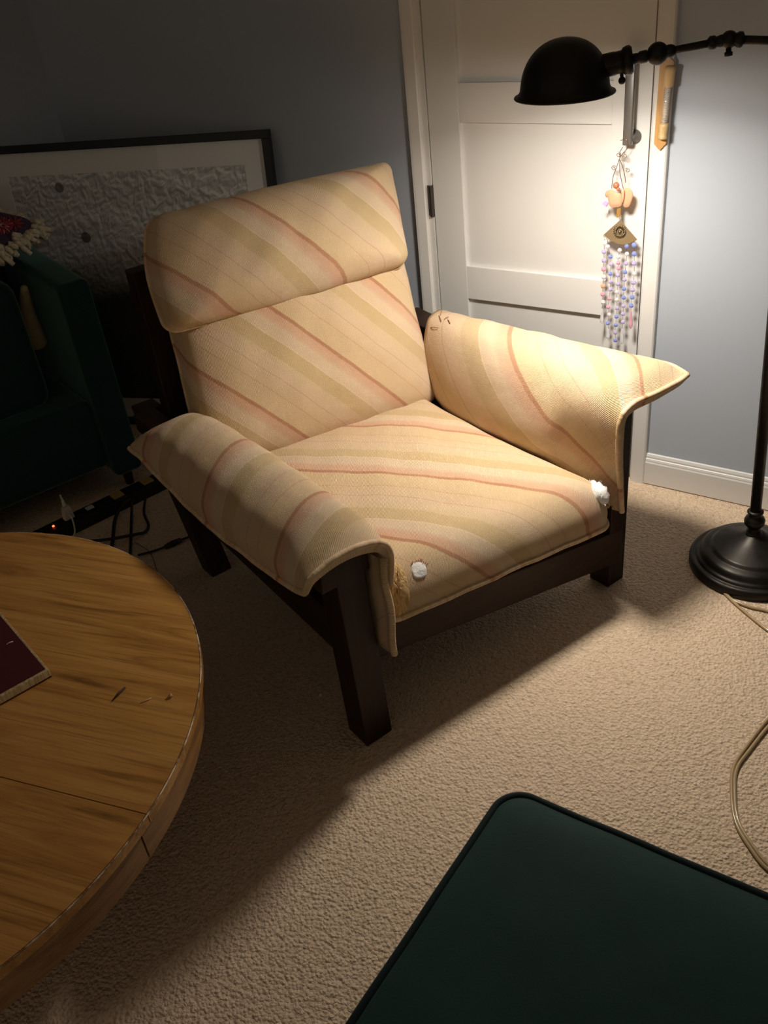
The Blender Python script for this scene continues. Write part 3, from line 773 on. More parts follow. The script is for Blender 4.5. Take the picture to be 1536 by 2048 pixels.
def half_disc(side, z0, z1, R, gap=0.0012):
    """part of the disc on one side of the seam"""
    hh = math.asin(so / R); pts = []
    a0, a1 = (hh, pi - hh) if side > 0 else (pi - hh, 2 * pi + hh)
    for q in np.linspace(a0, a1, 90):
        p = TC[:2] + R * (cos(q) * gd + sin(q) * nrm2); pts.append(np.array([p[0], p[1], z0]) + np.append(nrm2, 0) * gap * side)
    return prism(pts, (0, 0, 1), z1 - z0)
for sgn in (1, -1):
    V, F = half_disc(sgn, TZ - 0.024, TZ - 0.003, TR_ + 0.0)
    V2, F2 = half_disc(sgn, TZ - 0.003, TZ, TR_ - 0.003)
    obj('table_leaf', join((V, F), (V2, F2)), OAK, TT)
WORN = mat('worn_rim_edge', (0.55, 0.40, 0.26), 0.7); t = NT(WORN); t.color(t.ramp(t.noise(t.obj(), 26.0, 4, 0.7), [(0.42, (0.20, 0.10, 0.04)), (0.58, (0.78, 0.66, 0.52))]))
obj('worn_edge', tube([np.array([*(TC[:2] + (TR_ - 0.0005) * np.array([cos(q), sin(q)])), TZ - 0.002]) for q in np.linspace(0, 2 * pi, 160, endpoint=False)], 0.0016, 6, True), WORN, TT, True, label='pale worn rim edge')
def band(R0, R1, z0, z1, q0, q1, n=90):
    V, F = [], []
    for q in np.linspace(q0, q1, n):
        d = np.array([cos(q), sin(q)])
        for R, z in ((R1, z0), (R1, z1), (R0, z1), (R0, z0)): V.append((*(TC[:2] + R * d), z))
    for i in range(n - 1):
        for k in range(4): F.append((4 * i + k, 4 * i + (k + 1) % 4, 4 * i + 4 + (k + 1) % 4, 4 * i + 4 + k))
    F += [(3, 2, 1, 0), tuple(4 * (n - 1) + k for k in range(4))]
    return np.array(V), F
qj = math.atan2(*(at_z(289, 1668, TZ - 0.03)[:2] - TC[:2])[::-1])
obj('apron', band(TR_ - 0.05, TR_ - 0.012, TZ - 0.105, TZ - 0.0245, qj + 0.003, qj + pi - 0.003), OAKRIM, TT)
obj('apron', band(TR_ - 0.05, TR_ - 0.012, TZ - 0.105, TZ - 0.0245, qj + pi + 0.003, qj + 2 * pi - 0.003), OAKRIM, TT)
obj('pedestal', lathe([(0.20, 0.0), (0.20, 0.05), (0.12, 0.08), (0.10, 0.2), (0.13, 0.30), (0.16, TZ - 0.025)], TC, n=40), OAKRIM, TT, True)

# book on the table
BKZ = TZ
def bz(px, py, z=0.0): return at_z(px, py, TZ + z)
BT = 0.026
K0 = bz(97, 1336, BT)                                        # near corner of the top cover
e1 = bz(0, 1222, BT) - K0; e1[2] = 0; e1 /= np.linalg.norm(e1)      # along the far right edge
e2 = bz(0, 1397, BT) - K0; e2[2] = 0
e2 = e2 - e1 * (e2 @ e1); e2 /= np.linalg.norm(e2)
book = thing('book', 'dark maroon hardcover book with cream page edges on the oak table', 'book', K0 + e1 * .15 + e2 * .1 - np.array([0, 0, BT]))
def slab_e(u0, u1, v0, v1, z0, z1, bev=0.0):
    c = [K0 + e1 * u + e2 * v + np.array([0, 0, z - BT]) for u, v, z in ((u0, v0, z0), (u1, v0, z0), (u1, v1, z0), (u0, v1, z0), (u0, v0, z1), (u1, v0, z1), (u1, v1, z1), (u0, v1, z1))]
    return hexa(c, bev)
MAROON = mat('maroon_cover', (0.075, 0.008, 0.014), 0.42); t = NT(MAROON)
sp = t.noise(t.obj(), 45.0, 3); t.color(t.mix(t.ramp(sp, [(0.70, (0,) * 3), (0.76, (1,) * 3)]), (0.075, 0.008, 0.014), (0.25, 0.12, 0.13)))
PAGES = m_fibre('cream_pages', (0.50, 0.36, 0.17), (0.74, 0.58, 0.32))
obj('cover', join(slab_e(0.006, 0.40, 0.006, 0.26, BT - 0.004, BT, 0.001)), MAROON, book)
obj('cover', slab_e(0.0, 0.40, 0.0, 0.26, 0.0, 0.004, 0.001), MAROON, book)
obj('page_block', slab_e(-0.001, 0.395, 0.0, 0.255, 0.004, BT - 0.0035, 0.002), PAGES, book)
obj('spine', slab_e(0.0, 0.40, 0.255, 0.264, 0.0, BT, 0.002), MAROON, book)
LINT = mat('pale_lint', (0.75, 0.68, 0.6), 0.9)
obj('lint', tube([bz(13, 1289, BT + .001), bz(19, 1285, BT + .003), bz(26, 1283, BT + .001)], 0.0012, 6), LINT, book, True)
obj('lint', sphere(bz(69, 1310, BT), 0.0013, 5), LINT, book, True)
# crumbs on the table
tag(obj('wood_splinter', tube([bz(224, 1402, .002), bz(236, 1388, .004), bz(250, 1375, .002)], [0.0008, 0.0028, 0.0022], 7), mat('dark_splinter', (0.06, 0.02, 0.01), 0.7), None, True), 'dark brown wood splinter lying on the oak table', 'splinter')
tag(obj('wood_splinter', tube([bz(280, 1406, .001), bz(294, 1400, .002), bz(303, 1396, .001)], [0.0007, 0.0014, 0.0012], 6), mat('pale_splinter', (0.72, 0.50, 0.25), 0.7), None, True), 'thin pale wood splinter near the table rim', 'splinter')
V, F = sphere(bz(341, 1391, .0035), 0.0042, 6); V = V + rng.normal(0, .0007, V.shape)
tag(obj('crumb', (V, F), mat('tan_crumb', (0.62, 0.36, 0.18), 0.9), None, True), 'small tan crumb on the oak table next to the pale splinter', 'crumb')

# ------------------------------------------------------------------ green velvet ottoman
OZ = 0.46
k0 = at_z(1015, 1578, OZ); kl = at_z(700, 2052, OZ); kr = at_z(1540, 1797, OZ)
ol = (kl - k0); olL = 0.86; ol = ol / np.linalg.norm(ol); orr = kr - k0; orr = orr / np.linalg.norm(orr); orL = 1.05
ott = thing('ottoman', 'dark green velvet ottoman with piped edge in the right foreground', 'ottoman', k0 + ol * .4 + orr * .5 - np.array([0, 0, OZ]))
w_ot = bilin(k0 + ol * olL, k0 + ol * olL + orr * orL, k0, k0 + orr * orL)
o = rrect((0.045, 0.055), 10, 20)
g = cushion(o, [(0.0, -0.006), (0.0, 0.0), (0.012, 0.006), (0.04, 0.016), (0.10, 0.024), (0.18, 0.027)], [(0.0, -0.10), (0.0, -0.2), (0.0, -0.34), (0.05, -0.341)], w_ot, (orL, olL), 0.004, 0.0015, 3.0)
V, F, U, N = g
topF = [f for f in F if max(f) < 20 * N and True]
oc = obj('upholstery', (V, F), VELVET, ott, True)
tv, tf = tube(V[N:2 * N], 0.0075, 8, True); obj('piping', (tv, tf), VELVETPIPE, ott, True)
for u in (0.08, olL - 0.08):
    for v in (0.08, orL - 0.08):
        p = k0 + ol * u + orr * v; obj('leg', lathe([(0.018, 0.0), (0.028, OZ - 0.33)], (p[0], p[1], 0.0), n=16), DARKWOOD, ott)

# ------------------------------------------------------------------ framed print leaning across the corner
pTR = np.array([-2.335, 2.655, 1.176]); pTL = np.array([-3.548, 2.228, 1.176])
px_ = (pTR - pTL); PWd = np.linalg.norm(px_); px_ = px_ / PWd
lean = np.array([px_[1], -px_[0], 0.0])                        # towards the room
PH = 1.19
dz = sqrt(PH ** 2 - 0.19 ** 2)
py_ = (np.array([0, 0, 1.0]) * 1.176 - lean * 0.14) ; py_ = py_ / np.linalg.norm(py_); PH = 1.176 / py_[2]
pn_ = np.cross(px_, py_); pn_ = pn_ if pn_ @ lean > 0 else -pn_
def pp(x, y, d): return pTL + px_ * x - py_ * (PH - y) + pn_ * d          # x from left, y from bottom
pic = thing('framed_print', 'large black framed grey print with white mat leaning across the room corner', 'picture', pp(PWd / 2, 0, 0))
def pbox(x0, x1, y0, y1, d0, d1, bev=0.0): return hexa([pp(*p) for p in ((x0, y0, d0), (x1, y0, d0), (x1, y1, d0), (x0, y1, d0), (x0, y0, d1), (x1, y0, d1), (x1, y1, d1), (x0, y1, d1))], bev)
fw = 0.030
for q in ((0, PWd, PH - fw, PH), (0, PWd, 0, fw), (0, fw, fw, PH - fw), (PWd - fw, PWd, fw, PH - fw)):
    obj('frame_bar', pbox(*q, 0.0, 0.030, 0.002), BLACK, pic)
obj('backing', pbox(fw * .5, PWd - fw * .5, fw * .5, PH - fw * .5, 0.002, 0.008), PLASTIC, pic)
MATB = mat('white_mat_board', (0.88, 0.87, 0.83), 0.8); mw = 0.088
for q in ((fw, PWd - fw, PH - fw - mw, PH - fw), (fw, PWd - fw, fw, fw + mw), (fw, fw + mw, fw + mw, PH - fw - mw), (PWd - fw - mw, PWd - fw, fw + mw, PH - fw - mw)):
    obj('mat_strip', pbox(q[0], q[1], q[2], q[3], 0.009, 0.012), MATB, pic)
def m_print():
    M = mat('crinkled_print', (0.4, 0.4, 0.4), 0.7); t = NT(M); uv = t.uv('pattern')
    d1 = t.noise(uv, 5.0, 4, 0.6); wv = t.n('ShaderNodeTexNoise', noise_type='FBM'); wv.inputs['Scale'].default_value = 21.0; wv.inputs['Detail'].default_value = 3; wv.inputs['Distortion'].default_value = 1.6
    t.l(uv, wv.inputs['Vector'])
    wv2 = t.n('ShaderNodeTexNoise', noise_type='FBM'); wv2.inputs['Scale'].default_value = 21.0; wv2.inputs['Detail'].default_value = 3; wv2.inputs['Distortion'].default_value = 1.6
    sh = t.n('ShaderNodeVectorMath', operation='ADD'); t.l(uv, sh.inputs[0]); sh.inputs[1].default_value = (0.008, 0.011, 0); t.l(sh.outputs[0], wv2.inputs['Vector'])
    emb = t.math('ADD', 0.5, t.math('MULTIPLY', t.math('SUBTRACT', wv.outputs['Fac'], wv2.outputs['Fac']), 2.4))
    lines = t.ramp(emb, [(0.10, (0.42, 0.41, 0.41)), (0.42, (0.62, 0.61, 0.60)), (0.58, (0.72, 0.71, 0.70)), (0.85, (0.95, 0.93, 0.90))])
    sx = t.n('ShaderNodeSeparateXYZ'); t.l(uv, sx.inputs[0])
    # darker towards the bottom of the image, ragged edge
    edge = t.math('ADD', t.math('ADD', sx.outputs[1], t.math('MULTIPLY', t.math('SUBTRACT', d1, 0.5), 0.22)), t.math('MULTIPLY', sx.outputs[0], 0.10))
    low = t.ramp(edge, [(0.50, (0.0,) * 3), (0.66, (1.0,) * 3)])
    c = t.mix(low, (0.055, 0.056, 0.06), lines)
    def disc(cx, cy, r, col, c):
        v = t.n('ShaderNodeVectorMath', operation='DISTANCE'); t.l(uv, v.inputs[0]); v.inputs[1].default_value = (cx, cy, 0)
        f = t.math('LESS_THAN', v.outputs['Value'], r); return t.mix(t.math('MULTIPLY', f, 0.8), c, col)
    for q in DISCS: c = disc(*q, c)
    t.color(c); return M
IW, IH = PWd - 2 * fw - 2 * mw, PH - 2 * fw - 2 * mw
def print_uv(px, py):
    d = ray(px, py); q0 = pp(0, 0, 0.0085); P = CAM + d * (((q0 - CAM) @ pn_) / (d @ pn_)) - q0
    return ((P @ px_) - fw - mw) / IH, ((P @ py_) - fw - mw) / IH
DISCS = [(*print_uv(97, 343), 0.013, (0.07, 0.06, 0.05)), (*print_uv(119, 375), 0.021, (0.12, 0.125, 0.12)), (*print_uv(172, 475), 0.023, (0.05, 0.05, 0.05))]
q = [pp(fw + mw, fw + mw, .0095), pp(PWd - fw - mw, fw + mw, .0095), pp(PWd - fw - mw, PH - fw - mw, .0095), pp(fw + mw, PH - fw - mw, .0095)]
obj('print', (np.array(q), [(0, 1, 2, 3)], [(0, 0), (IW / IH, 0), (IW / IH, 1), (0, 1)]), m_print(), pic)
GLASS = mat('picture_glass', (1, 1, 1), 0.03); t = NT(GLASS)
mx = t.n('ShaderNodeMixShader'); tr = t.n('ShaderNodeBsdfTransparent'); gl = t.n('ShaderNodeBsdfGlossy'); gl.inputs['Roughness'].default_value = 0.02; mx.inputs[0].default_value = 0.05
t.l(tr.outputs[0], mx.inputs[1]); t.l(gl.outputs[0], mx.inputs[2]); t.l(mx.outputs[0], t.t.nodes['Material Output'].inputs[0])
obj('glass', pbox(fw * .7, PWd - fw * .7, fw * .7, PH - fw * .7, 0.016, 0.019), GLASS, pic)

# ------------------------------------------------------------------ green velvet armchair in the dark corner
QD = np.array([0.953, -0.303, 0.0]); QL = np.array([0.303, 0.953, 0.0]); QO = np.array([-2.62, 1.90, 0.0])
def qg(p, q, z): return QO + QD * p + QL * q + np.array([0, 0, z])
def qbox(p0, p1, q0, q1, z0, z1, bev=0.03, dz=0.0):
    return hexa([qg(*c) for c in ((p0, q0, z0), (p1, q0, z0), (p1, q1, z0), (p0, q1, z0), (p0, q0, z1), (p1, q0, z1 - dz), (p1, q1, z1 - dz), (p0, q1, z1))], bev, 5)
gch = thing('velvet_armchair', 'dark green velvet armchair in the shadowed corner behind the oak table', 'armchair', qg(-.3, -.4, 0))
obj('arm', qbox(-0.62, 0.02, -0.12, -0.005, 0.07, 0.875, 0.03, 0.035), VELVET, gch, True)
obj('arm', qbox(-0.56, 0.02, -0.90, -0.78, 0.07, 0.84, 0.03), VELVET, gch, True)
obj('seat', qbox(-0.56, 0.0, -0.78, -0.12, 0.12, 0.40, 0.04), VELVET, gch, True)
obj('back', qbox(-0.66, -0.54, -0.90, -0.12, 0.07, 0.84, 0.04), VELVET, gch, True)
obj('back_cushion', qbox(-0.34, -0.10, -0.77, -0.222, 0.39, 0.87, 0.07), VELVET, gch, True)
for p, q in ((-0.58, -0.06), (-0.58, -0.84), (-0.04, -0.06), (-0.04, -0.84)):
    c = qg(p, q, 0); obj('leg', lathe([(0.016, 0), (0.022, 0.09)], c, n=12), DARKWOOD, gch)
# fringed pillow on top
pBR, pTR2, pBL, pTL2 = at_z(80, 450, .955), at_z(-150, 393, 1.0), at_z(-120, 580, .95), at_z(-330, 500, 1.0)
pc = (pBR + pTR2 + pBL + pTL2) / 4
pil = thing('throw_pillow', 'dark purple pillow with red embroidery and cream fringe on the velvet armchair', 'pillow', np.array([pc[0], pc[1], 0.89]))
PURPLE = mat('purple_pillow_cloth', (0.05, 0.030, 0.065), 0.9)
pw = bilin(pBL, pBR, pTL2, pTR2)
o = rrect((0.08, 0.08), 8, 12)
V, F, U, N = cushion(o, [(0.0, 0.0), (0.006, 0.010), (0.03, 0.024), (0.07, 0.036), (0.11, 0.042)], [(0.006, -0.01), (0.03, -0.022), (0.07, -0.03)], pw, (np.linalg.norm(pBR - pBL), np.linalg.norm(pTL2 - pBL)), 0.008)
obj('pillow_body', (V, F), PURPLE, pil, True)
FRINGE = m_fluff('cream_fringe', (0.55, 0.47, 0.33), (0.80, 0.72, 0.55), 90.0)
edge = V[:N]; cen = edge.mean(0); gs = []
for i in range(N):
    out_ = edge[i] - cen; out_ /= np.linalg.norm(out_)
    for k in range(6):
        a = edge[i] + rng.normal(0, .010, 3); b = a + out_ * rng.uniform(.015, .035) + rng.normal(0, .008, 3) + np.array([0, 0, -.02])
        gs.append(tube([a, (a + b) / 2 + rng.normal(0, .004, 3), b], [0.009, 0.012, 0.008], 5))
obj('fringe', join(*gs), FRINGE, pil, True, kind='stuff')
RED = mat('red_embroidery', (0.30, 0.02, 0.03), 0.85); PINK = mat('pink_embroidery', (0.62, 0.36, 0.34), 0.85)
tp = bvh((V, F))
def petals(cx, cy, rad, n, m, name, w=0.5, off=0.0):
    gs = []
    for k in range(n):
        q = 2 * pi * k / n + off; pts = []
        for u in np.linspace(0.15, 1, 4):
            loc, nr, i, d = tp.ray_cast(Vector(CAM), Vector(ray(cx + rad * u * cos(q), cy + rad * u * sin(q) * 0.8)).normalized())
            if loc is not None:
                if nr.dot(Vector(ray(cx, cy))) > 0: nr = -nr
                pts.append(np.array(loc + nr * 0.002))
        if len(pts) == 4: gs.append(tube(pts, [0.002, 0.004 * w * 2, 0.005 * w * 2, 0.002], 6))
    if gs: obj(name, join(*gs), m, pil, True)
petals(28, 448, 20, 9, RED, 'embroidered_flower'); petals(6, 452, 20, 11, PINK, 'embroidered_flower', 0.28, .3); petals(3, 452, 24, 12, RED, 'embroidered_flower', 0.5)
# cream plush bolster slipped between cushion and arm
BOLS = m_fluff('cream_plush', (0.42, 0.35, 0.20), (0.58, 0.49, 0.29), 50.0, 0.4)
def at_q(px, py, q):
    d = ray(px, py); return CAM + d * (((QO - CAM) @ QL + q) / (d @ QL))
bol = catmull([at_q(48, 575, -0.172), at_q(54, 620, -0.172), at_q(64, 660, -0.172), at_q(72, 692, -0.172)], 8)
tag(obj('bolster', tube(bol, [0.012 + 0.036 * (i / (len(bol) - 1)) ** 0.8 * (1.0 if i < len(bol) - 2 else (0.85 if i == len(bol) - 2 else 0.4)) for i in range(len(bol))], 18), BOLS, None, True), 'cream plush bolster wedged inside the dark velvet armchair', 'bolster')

# ------------------------------------------------------------------ power strip, plug and leads
sP0, sP1 = np.array([-2.50, 2.0, 0]), np.array([-2.665, 1.33, 0]); sdv = (sP1 - sP0); sL = np.linalg.norm(sdv); sdv /= sL; snv = np.array([-sdv[1], sdv[0], 0])
snv = snv if snv[0] > 0 else -snv
strip = thing('power_strip', 'long black power strip on the carpet in front of the velvet armchair', 'power strip', (sP0 + sP1) / 2)
def sbox(u0, u1, v0, v1, z0, z1, bev=0.003): return hexa([sP0 + sdv * u + snv * v + np.array([0, 0, z]) for u, v, z in ((u0, v0, z0), (u1, v0, z0), (u1, v1, z0), (u0, v1, z0), (u0, v0, z1), (u1, v0, z1), (u1, v1, z1), (u0, v1, z1))], bev)
obj('housing', sbox(0, sL, -0.035, 0.035, 0.0, 0.05, 0.006), PLASTIC, strip)
GOLDP = mat('yellowed_outlet', (0.42, 0.29, 0.09), 0.5)
for u in (0.17, 0.30):
    obj('outlet', sbox(u - .022, u + .022, -0.022, 0.022, 0.05, 0.058, 0.003), GOLDP, strip)
for u in (0.06, 0.235, 0.37, 0.46): obj('outlet', sbox(u - .02, u + .02, -0.022, 0.022, 0.05, 0.054, 0.002), PLASTIC, strip)
obj('outlet_cover', sbox(0.40, 0.43, -0.012, 0.012, 0.054, 0.058, 0.001), mat('white_plastic', (0.62, 0.60, 0.55), 0.5), strip)
LED = bpy.data.materials.new('red_led'); LED.use_nodes = True; nt = LED.node_tree; nt.nodes.clear(); em = nt.nodes.new('ShaderNodeEmission'); ou = nt.nodes.new('ShaderNodeOutputMaterial')
em.inputs[0].default_value = (1.0, 0.09, 0.03, 1); em.inputs[1].default_value = 5.0; nt.links.new(em.outputs[0], ou.inputs[0])
ul = (at_z(100, 1047, .05) - sP0) @ sdv
obj('indicator_light', sphere(sP0 + sdv * ul + np.array([0, 0, .051]) + snv * 0.0, 0.0045, 6), LED, strip, True, label='glowing red indicator light')
WPL = mat('white_plug_plastic', (0.66, 0.62, 0.53), 0.5)
up_ = 0.50; pb = sP0 + sdv * up_ + np.array([0, 0, 0.054])
plug = thing('charger_plug', 'white charger plug standing in the black power strip', 'plug', pb)
obj('plug_body', hexa([pb + sdv * u + snv * v + np.array([0, 0, z]) for u, v, z in ((-.02, -.015, 0), (.02, -.015, 0), (.02, .015, 0), (-.02, .015, 0), (-.015, -.012, .05), (.012, -.012, .05), (.012, .012, .05), (-.015, .012, .05))], 0.004), WPL, plug)
obj('plug_lead', join(tube(catmull([pb + np.array([0, 0, .05]), pb + np.array([-.01, .005, .07]), pb + np.array([-.03, .015, .085])], 5), [0.008] * 3 + [0.006] * 3 + [0.004] * 5, 8),
                      tube(catmull([pb + snv * .012 + np.array([0, 0, .02]), pb + snv * .035 + np.array([0, 0, .012]), pb + snv * .05 + sdv * .01 + np.array([0, 0, -.03]), pb + snv * .06 + sdv * .03 + np.array([0, 0, -.05])], 5), 0.003, 8)), WPL, plug, True)
LEAD = mat('black_lead', (0.009, 0.008, 0.008), 0.5)
def lead(pts, r, label, name='cable', extra=None):
    g = tube(catmull([at_z(x, y, z) for x, y, z in pts], 8), r, 8)
    if extra: g = join(g, extra)
    return tag(obj(name, g, LEAD, None, True), label, 'cable')
lead([(262, 998, .045), (245, 1010, .03), (230, 1040, .01), (224, 1090, .007), (210, 1130, .007), (190, 1170, .007)], 0.0065, 'black cable curving left from the power strip to under the oak table')
lead([(264, 1000, .045), (263, 1030, .012), (262, 1070, .007), (260, 1112, .007), (255, 1160, .007)], 0.0055, 'black cable running straight from the power strip under the oak table')
lead([(292, 990, .045), (288, 1025, .012), (297, 1050, .007), (290, 1064, .007), (275, 1068, .018), (255, 1072, .020), (222, 1078, .022), (195, 1081, .016), (170, 1083, .007), (120, 1092, .007)], 0.0055, 'black cable with a sharp bend lying across the other two cables')
i0, i1 = at_z(330, 1094, .010), at_z(362, 1080, .010)
lead([(276, 1110, .007), (300, 1104, .007), (330, 1094, .008), (362, 1080, .008), (390, 1068, .007), (430, 1045, .007)], 0.004, 'thin black cable with an inline switch near the chair leg',
     extra=tube([i0, (i0 + i1) / 2, i1], [0.008, 0.012, 0.009], 10))
tag(obj('cable', tube(catmull([at_z(x, y, .004) for x, y in ((270, 1085), (300, 1105), (315, 1145), (330, 1180))], 8), 0.0018, 6), mat('thin_clear_lead', (0.20, 0.16, 0.11), 0.4), None, True), 'very thin pale wire on the carpet below the inline switch', 'cable')

# ------------------------------------------------------------------ door-post scroll case
mz = thing('scroll_case', 'wooden scroll case with glass tube fixed on the right door casing', 'mezuzah', at_y(1322, 300, WY - 0.02))
WOODL = m_wood('honey_wood', (0.42, 0.22, 0.07), (0.62, 0.36, 0.13), (14, 14, 2), 0.4); WOODP = m_wood('pale_turned_wood', (0.50, 0.33, 0.15), (0.72, 0.53, 0.28), (14, 14, 2), 0.45)
MY = WY - 0.020
def my(px, py, d=0.0): return at_y(px, py, MY - d)
poly = [my(1321, 300), my(1309.5, 287), my(1322, 125), my(1337, 110), my(1350, 122), my(1334, 286)]
obj('backboard', prism(poly, (0, -1, 0), 0.009, 0.0012), WOODL, mz)
tc0, tc1 = my(1325, 278, .020), my(1341, 132, .020); td = tc1 - tc0; tl = np.linalg.norm(td); td /= tl
rc = 0.0125
obj('lower_cap', lathe([(0.011, 0.0), (0.0125, 0.004), (0.0125, 0.010), (0.0115, 0.012), (0.0125, 0.015), (0.0115, 0.018), (0.0125, 0.021), (0.012, 0.026), (0.0135, 0.032), (0.0135, tl * 0.205), (0.011, tl * 0.226)], tc0, td, 20), WOODP, mz, True)
obj('upper_cap', lathe([(0.012, tl * 0.726), (0.0145, tl * 0.735), (0.0145, tl * 0.92), (0.0155, tl * 0.93), (0.0155, tl * 0.97), (0.012, tl)], tc0, td, 20), WOODP, mz, True)
SCR = mat('scroll_paper', (0.72, 0.67, 0.58), 0.8); t = NT(SCR); wv = t.n('ShaderNodeTexWave', wave_type='BANDS', bands_direction='Z'); wv.inputs['Scale'].default_value = 90; wv.inputs['Distortion'].default_value = 8; t.l(t.obj(), wv.inputs[0])
t.color(t.mix(t.ramp(wv.outputs['Fac'], [(0.25, (1,) * 3), (0.4, (0,) * 3)]), (0.74, 0.69, 0.60), (0.42, 0.38, 0.33)))
obj('scroll', lathe([(0.0085, tl * 0.226), (0.0085, tl * 0.726)], tc0, td, 16), SCR, mz, True)
TUBEG = mat('tube_glass', (1, 1, 1), 0.02); t = NT(TUBEG); mx = t.n('ShaderNodeMixShader'); tr = t.n('ShaderNodeBsdfTransparent'); gl = t.n('ShaderNodeBsdfGlossy'); gl.inputs['Roughness'].default_value = 0.03; mx.inputs[0].default_value = 0.12
t.l(tr.outputs[0], mx.inputs[1]); t.l(gl.outputs[0], mx.inputs[2]); t.l(mx.outputs[0], t.t.nodes['Material Output'].inputs[0])
obj('glass_tube', lathe([(0.011, tl * 0.22), (0.011, tl * 0.732)], tc0, td, 20), TUBEG, mz, True)

# ------------------------------------------------------------------ crystal charm hanging from the door handle
SY = WY - 0.040
def sy(px, py, d=0.0): return at_y(px, py, SY - d)
def z6(x, y, d=0.0): return sy(1180 + x / 6.825, 420 + y / 6.825, d)           # coordinates read off an enlarged view
def z8(x, y, d=0.0): return sy(1180 + x / 8.533, 260 + y / 8.533, d)
charm = thing('sun_catcher', 'hanging crystal bead charm with peach petals on the white door handle', 'sun catcher', sy(1240, 690))
WIRE = mat('copper_wire', (0.30, 0.20, 0.13), 0.35, 0.8)
def spiral(cx, cy, r, turns, a0, sgn=1):
    return tube([z8(cx + r * (1 - .75 * k / 24) * cos(a0 + sgn * turns * 2 * pi * k / 24), cy + r * (1 - .75 * k / 24) * sin(a0 + sgn * turns * 2 * pi * k / 24)) for k in range(25)], 0.0011, 5)
def wire(pts, r=0.0012): return tube(catmull([z8(*p) for p in pts], 5), r, 5)
obj('wire_hanger', join(wire([(520, 180), (620, 160), (640, 300), (560, 400), (510, 470)]), wire([(560, 290), (510, 380), (510, 470)]), wire([(510, 470), (460, 620), (400, 780), (380, 900), (372, 1000)]),
                        wire([(510, 470), (510, 700), (540, 880), (580, 1060), (575, 1180), (530, 1250)]), wire([(515, 520), (560, 640), (590, 760), (610, 900)]),
                        spiral(485, 420, 45, 1.3, -1.6), spiral(590, 440, 50, 1.5, -1.5, -1), spiral(405, 650, 42, 1.4, -0.6, -1), spiral(640, 690, 40, 1.3, -2.4)), WIRE, charm, True)
PEACH = m_fluff('peach_petal_cloth', (0.66, 0.30, 0.18), (0.74, 0.40, 0.26), 40, 0.2)
def petal(pts, d, th=0.006):
    P = catmull(np.array(pts, float), 6, True); c = P.mean(0); V, F = [], []; n = len(P); R = 5
    for s in range(2):
        for k in range(R + 1):
            f = 1 - k / R
            for i in range(n):
                q = c + (P[i] - c) * max(f, .01); V.append(z8(q[0], q[1], d + (1 if s == 0 else -1) * th * sqrt(max(0, 1 - f * f))))
    for s in range(2):
        for k in range(R):
            for i in range(n):
                j = (i + 1) % n; b = s * (R + 1) * n; F.append((b + k * n + i, b + k * n + j, b + (k + 1) * n + j, b + (k + 1) * n + i))
    return np.array(V), F
obj('petal', petal([(300, 1060), (360, 1010), (440, 1060), (520, 1090), (540, 1180), (530, 1290), (440, 1320), (350, 1310), (310, 1200)], 0.010), PEACH, charm, True)
obj('petal', petal([(590, 1010), (660, 990), (720, 1040), (735, 1130), (700, 1240), (660, 1310), (580, 1310), (560, 1200)], 0.004), PEACH, charm, True)
obj('petal', petal([(262, 1080), (300, 1030), (340, 1040), (330, 1110), (295, 1150), (262, 1130)], 0.004), PEACH, charm, True)
obj('petal', petal([(535, 1020), (575, 1010), (590, 1100), (570, 1210), (540, 1230), (530, 1130)], 0.014, 0.004), PEACH, charm, True)
obj('amber_bead', sphere(z8(447, 945, .012), 0.0098, 10), mat('amber_glass', (0.42, 0.16, 0.08), 0.12, 0.0, 0.8), charm, True)
obj('amber_bead', sphere(z8(482, 1010, .014), 0.0055, 8), mat('rust_glass', (0.45, 0.15, 0.08), 0.15, 0.0, 0.8), charm, True)
obj('lilac_bead', prism([z8(215, 1250, .006), z8(270, 1195, .006), z8(320, 1240, .006), z8(290, 1310, .006)], (0, -1, 0), 0.008, 0.0015), mat('lilac_crystal', (0.52, 0.36, 0.66), 0.15), charm)
obj('gold_leaf', prism([z8(470, 1340, .002), z8(530, 1320, .002), z8(525, 1440, .002), z8(475, 1500, .002), z8(450, 1470, .002)], (0, -1, 0), 0.003), mat('gold_leaf_metal', (0.55, 0.33, 0.10), 0.35, 0.6), charm)
# fan shaped plaque with sunburst
BRASS = mat('antique_brass', (0.40, 0.32, 0.20), 0.42, 0.75)
fan = [z8(520, 1530), z8(235, 1785)] + [z8(235 + (810 - 235) * k / 12, 1785 + 85 * k / 12 + 120 * sin(pi * k / 12)) for k in range(1, 13)]
plq = obj('fan_plaque', prism(fan, (0, -1, 0), 0.004, 0.0008), BRASS, charm)
gs = [sphere(z8(510, 1735, .005), 0.006, 8)]
for k in range(20):
    q = 2 * pi * k / 20; gs.append(tube([z8(510 + 55 * cos(q), 1735 + 60 * sin(q), .006), z8(510 + 85 * cos(q + .1), 1735 + 92 * sin(q + .1), .007), z8(510 + 115 * cos(q), 1735 + 122 * sin(q), .005)], [.0018, .0022, .0008], 5))
obj('sunburst', join(*gs), mat('dark_brass', (0.20, 0.16, 0.10), 0.35, 0.8), plq, True)
for x, y in ((252, 1810), (300, 1850), (515, 1510), (515, 1470), (360, 1885), (700, 1900)):
    obj('plaque_loop', tube([z8(x + 18 * cos(q), y + 18 * sin(q), .002) for q in np.linspace(0, 2 * pi, 12, endpoint=False)], .0011, 5, True), BRASS, plq, True)
def crystal(name, col):
    M = mat(name, col, 0.10, 0.0, 0.9); b = M.node_tree.nodes['Principled BSDF']
    b.inputs['Transmission Weight'].default_value = 0.35; b.inputs['IOR'].default_value = 1.5; b.inputs['Coat Weight'].default_value = 0.6; return M
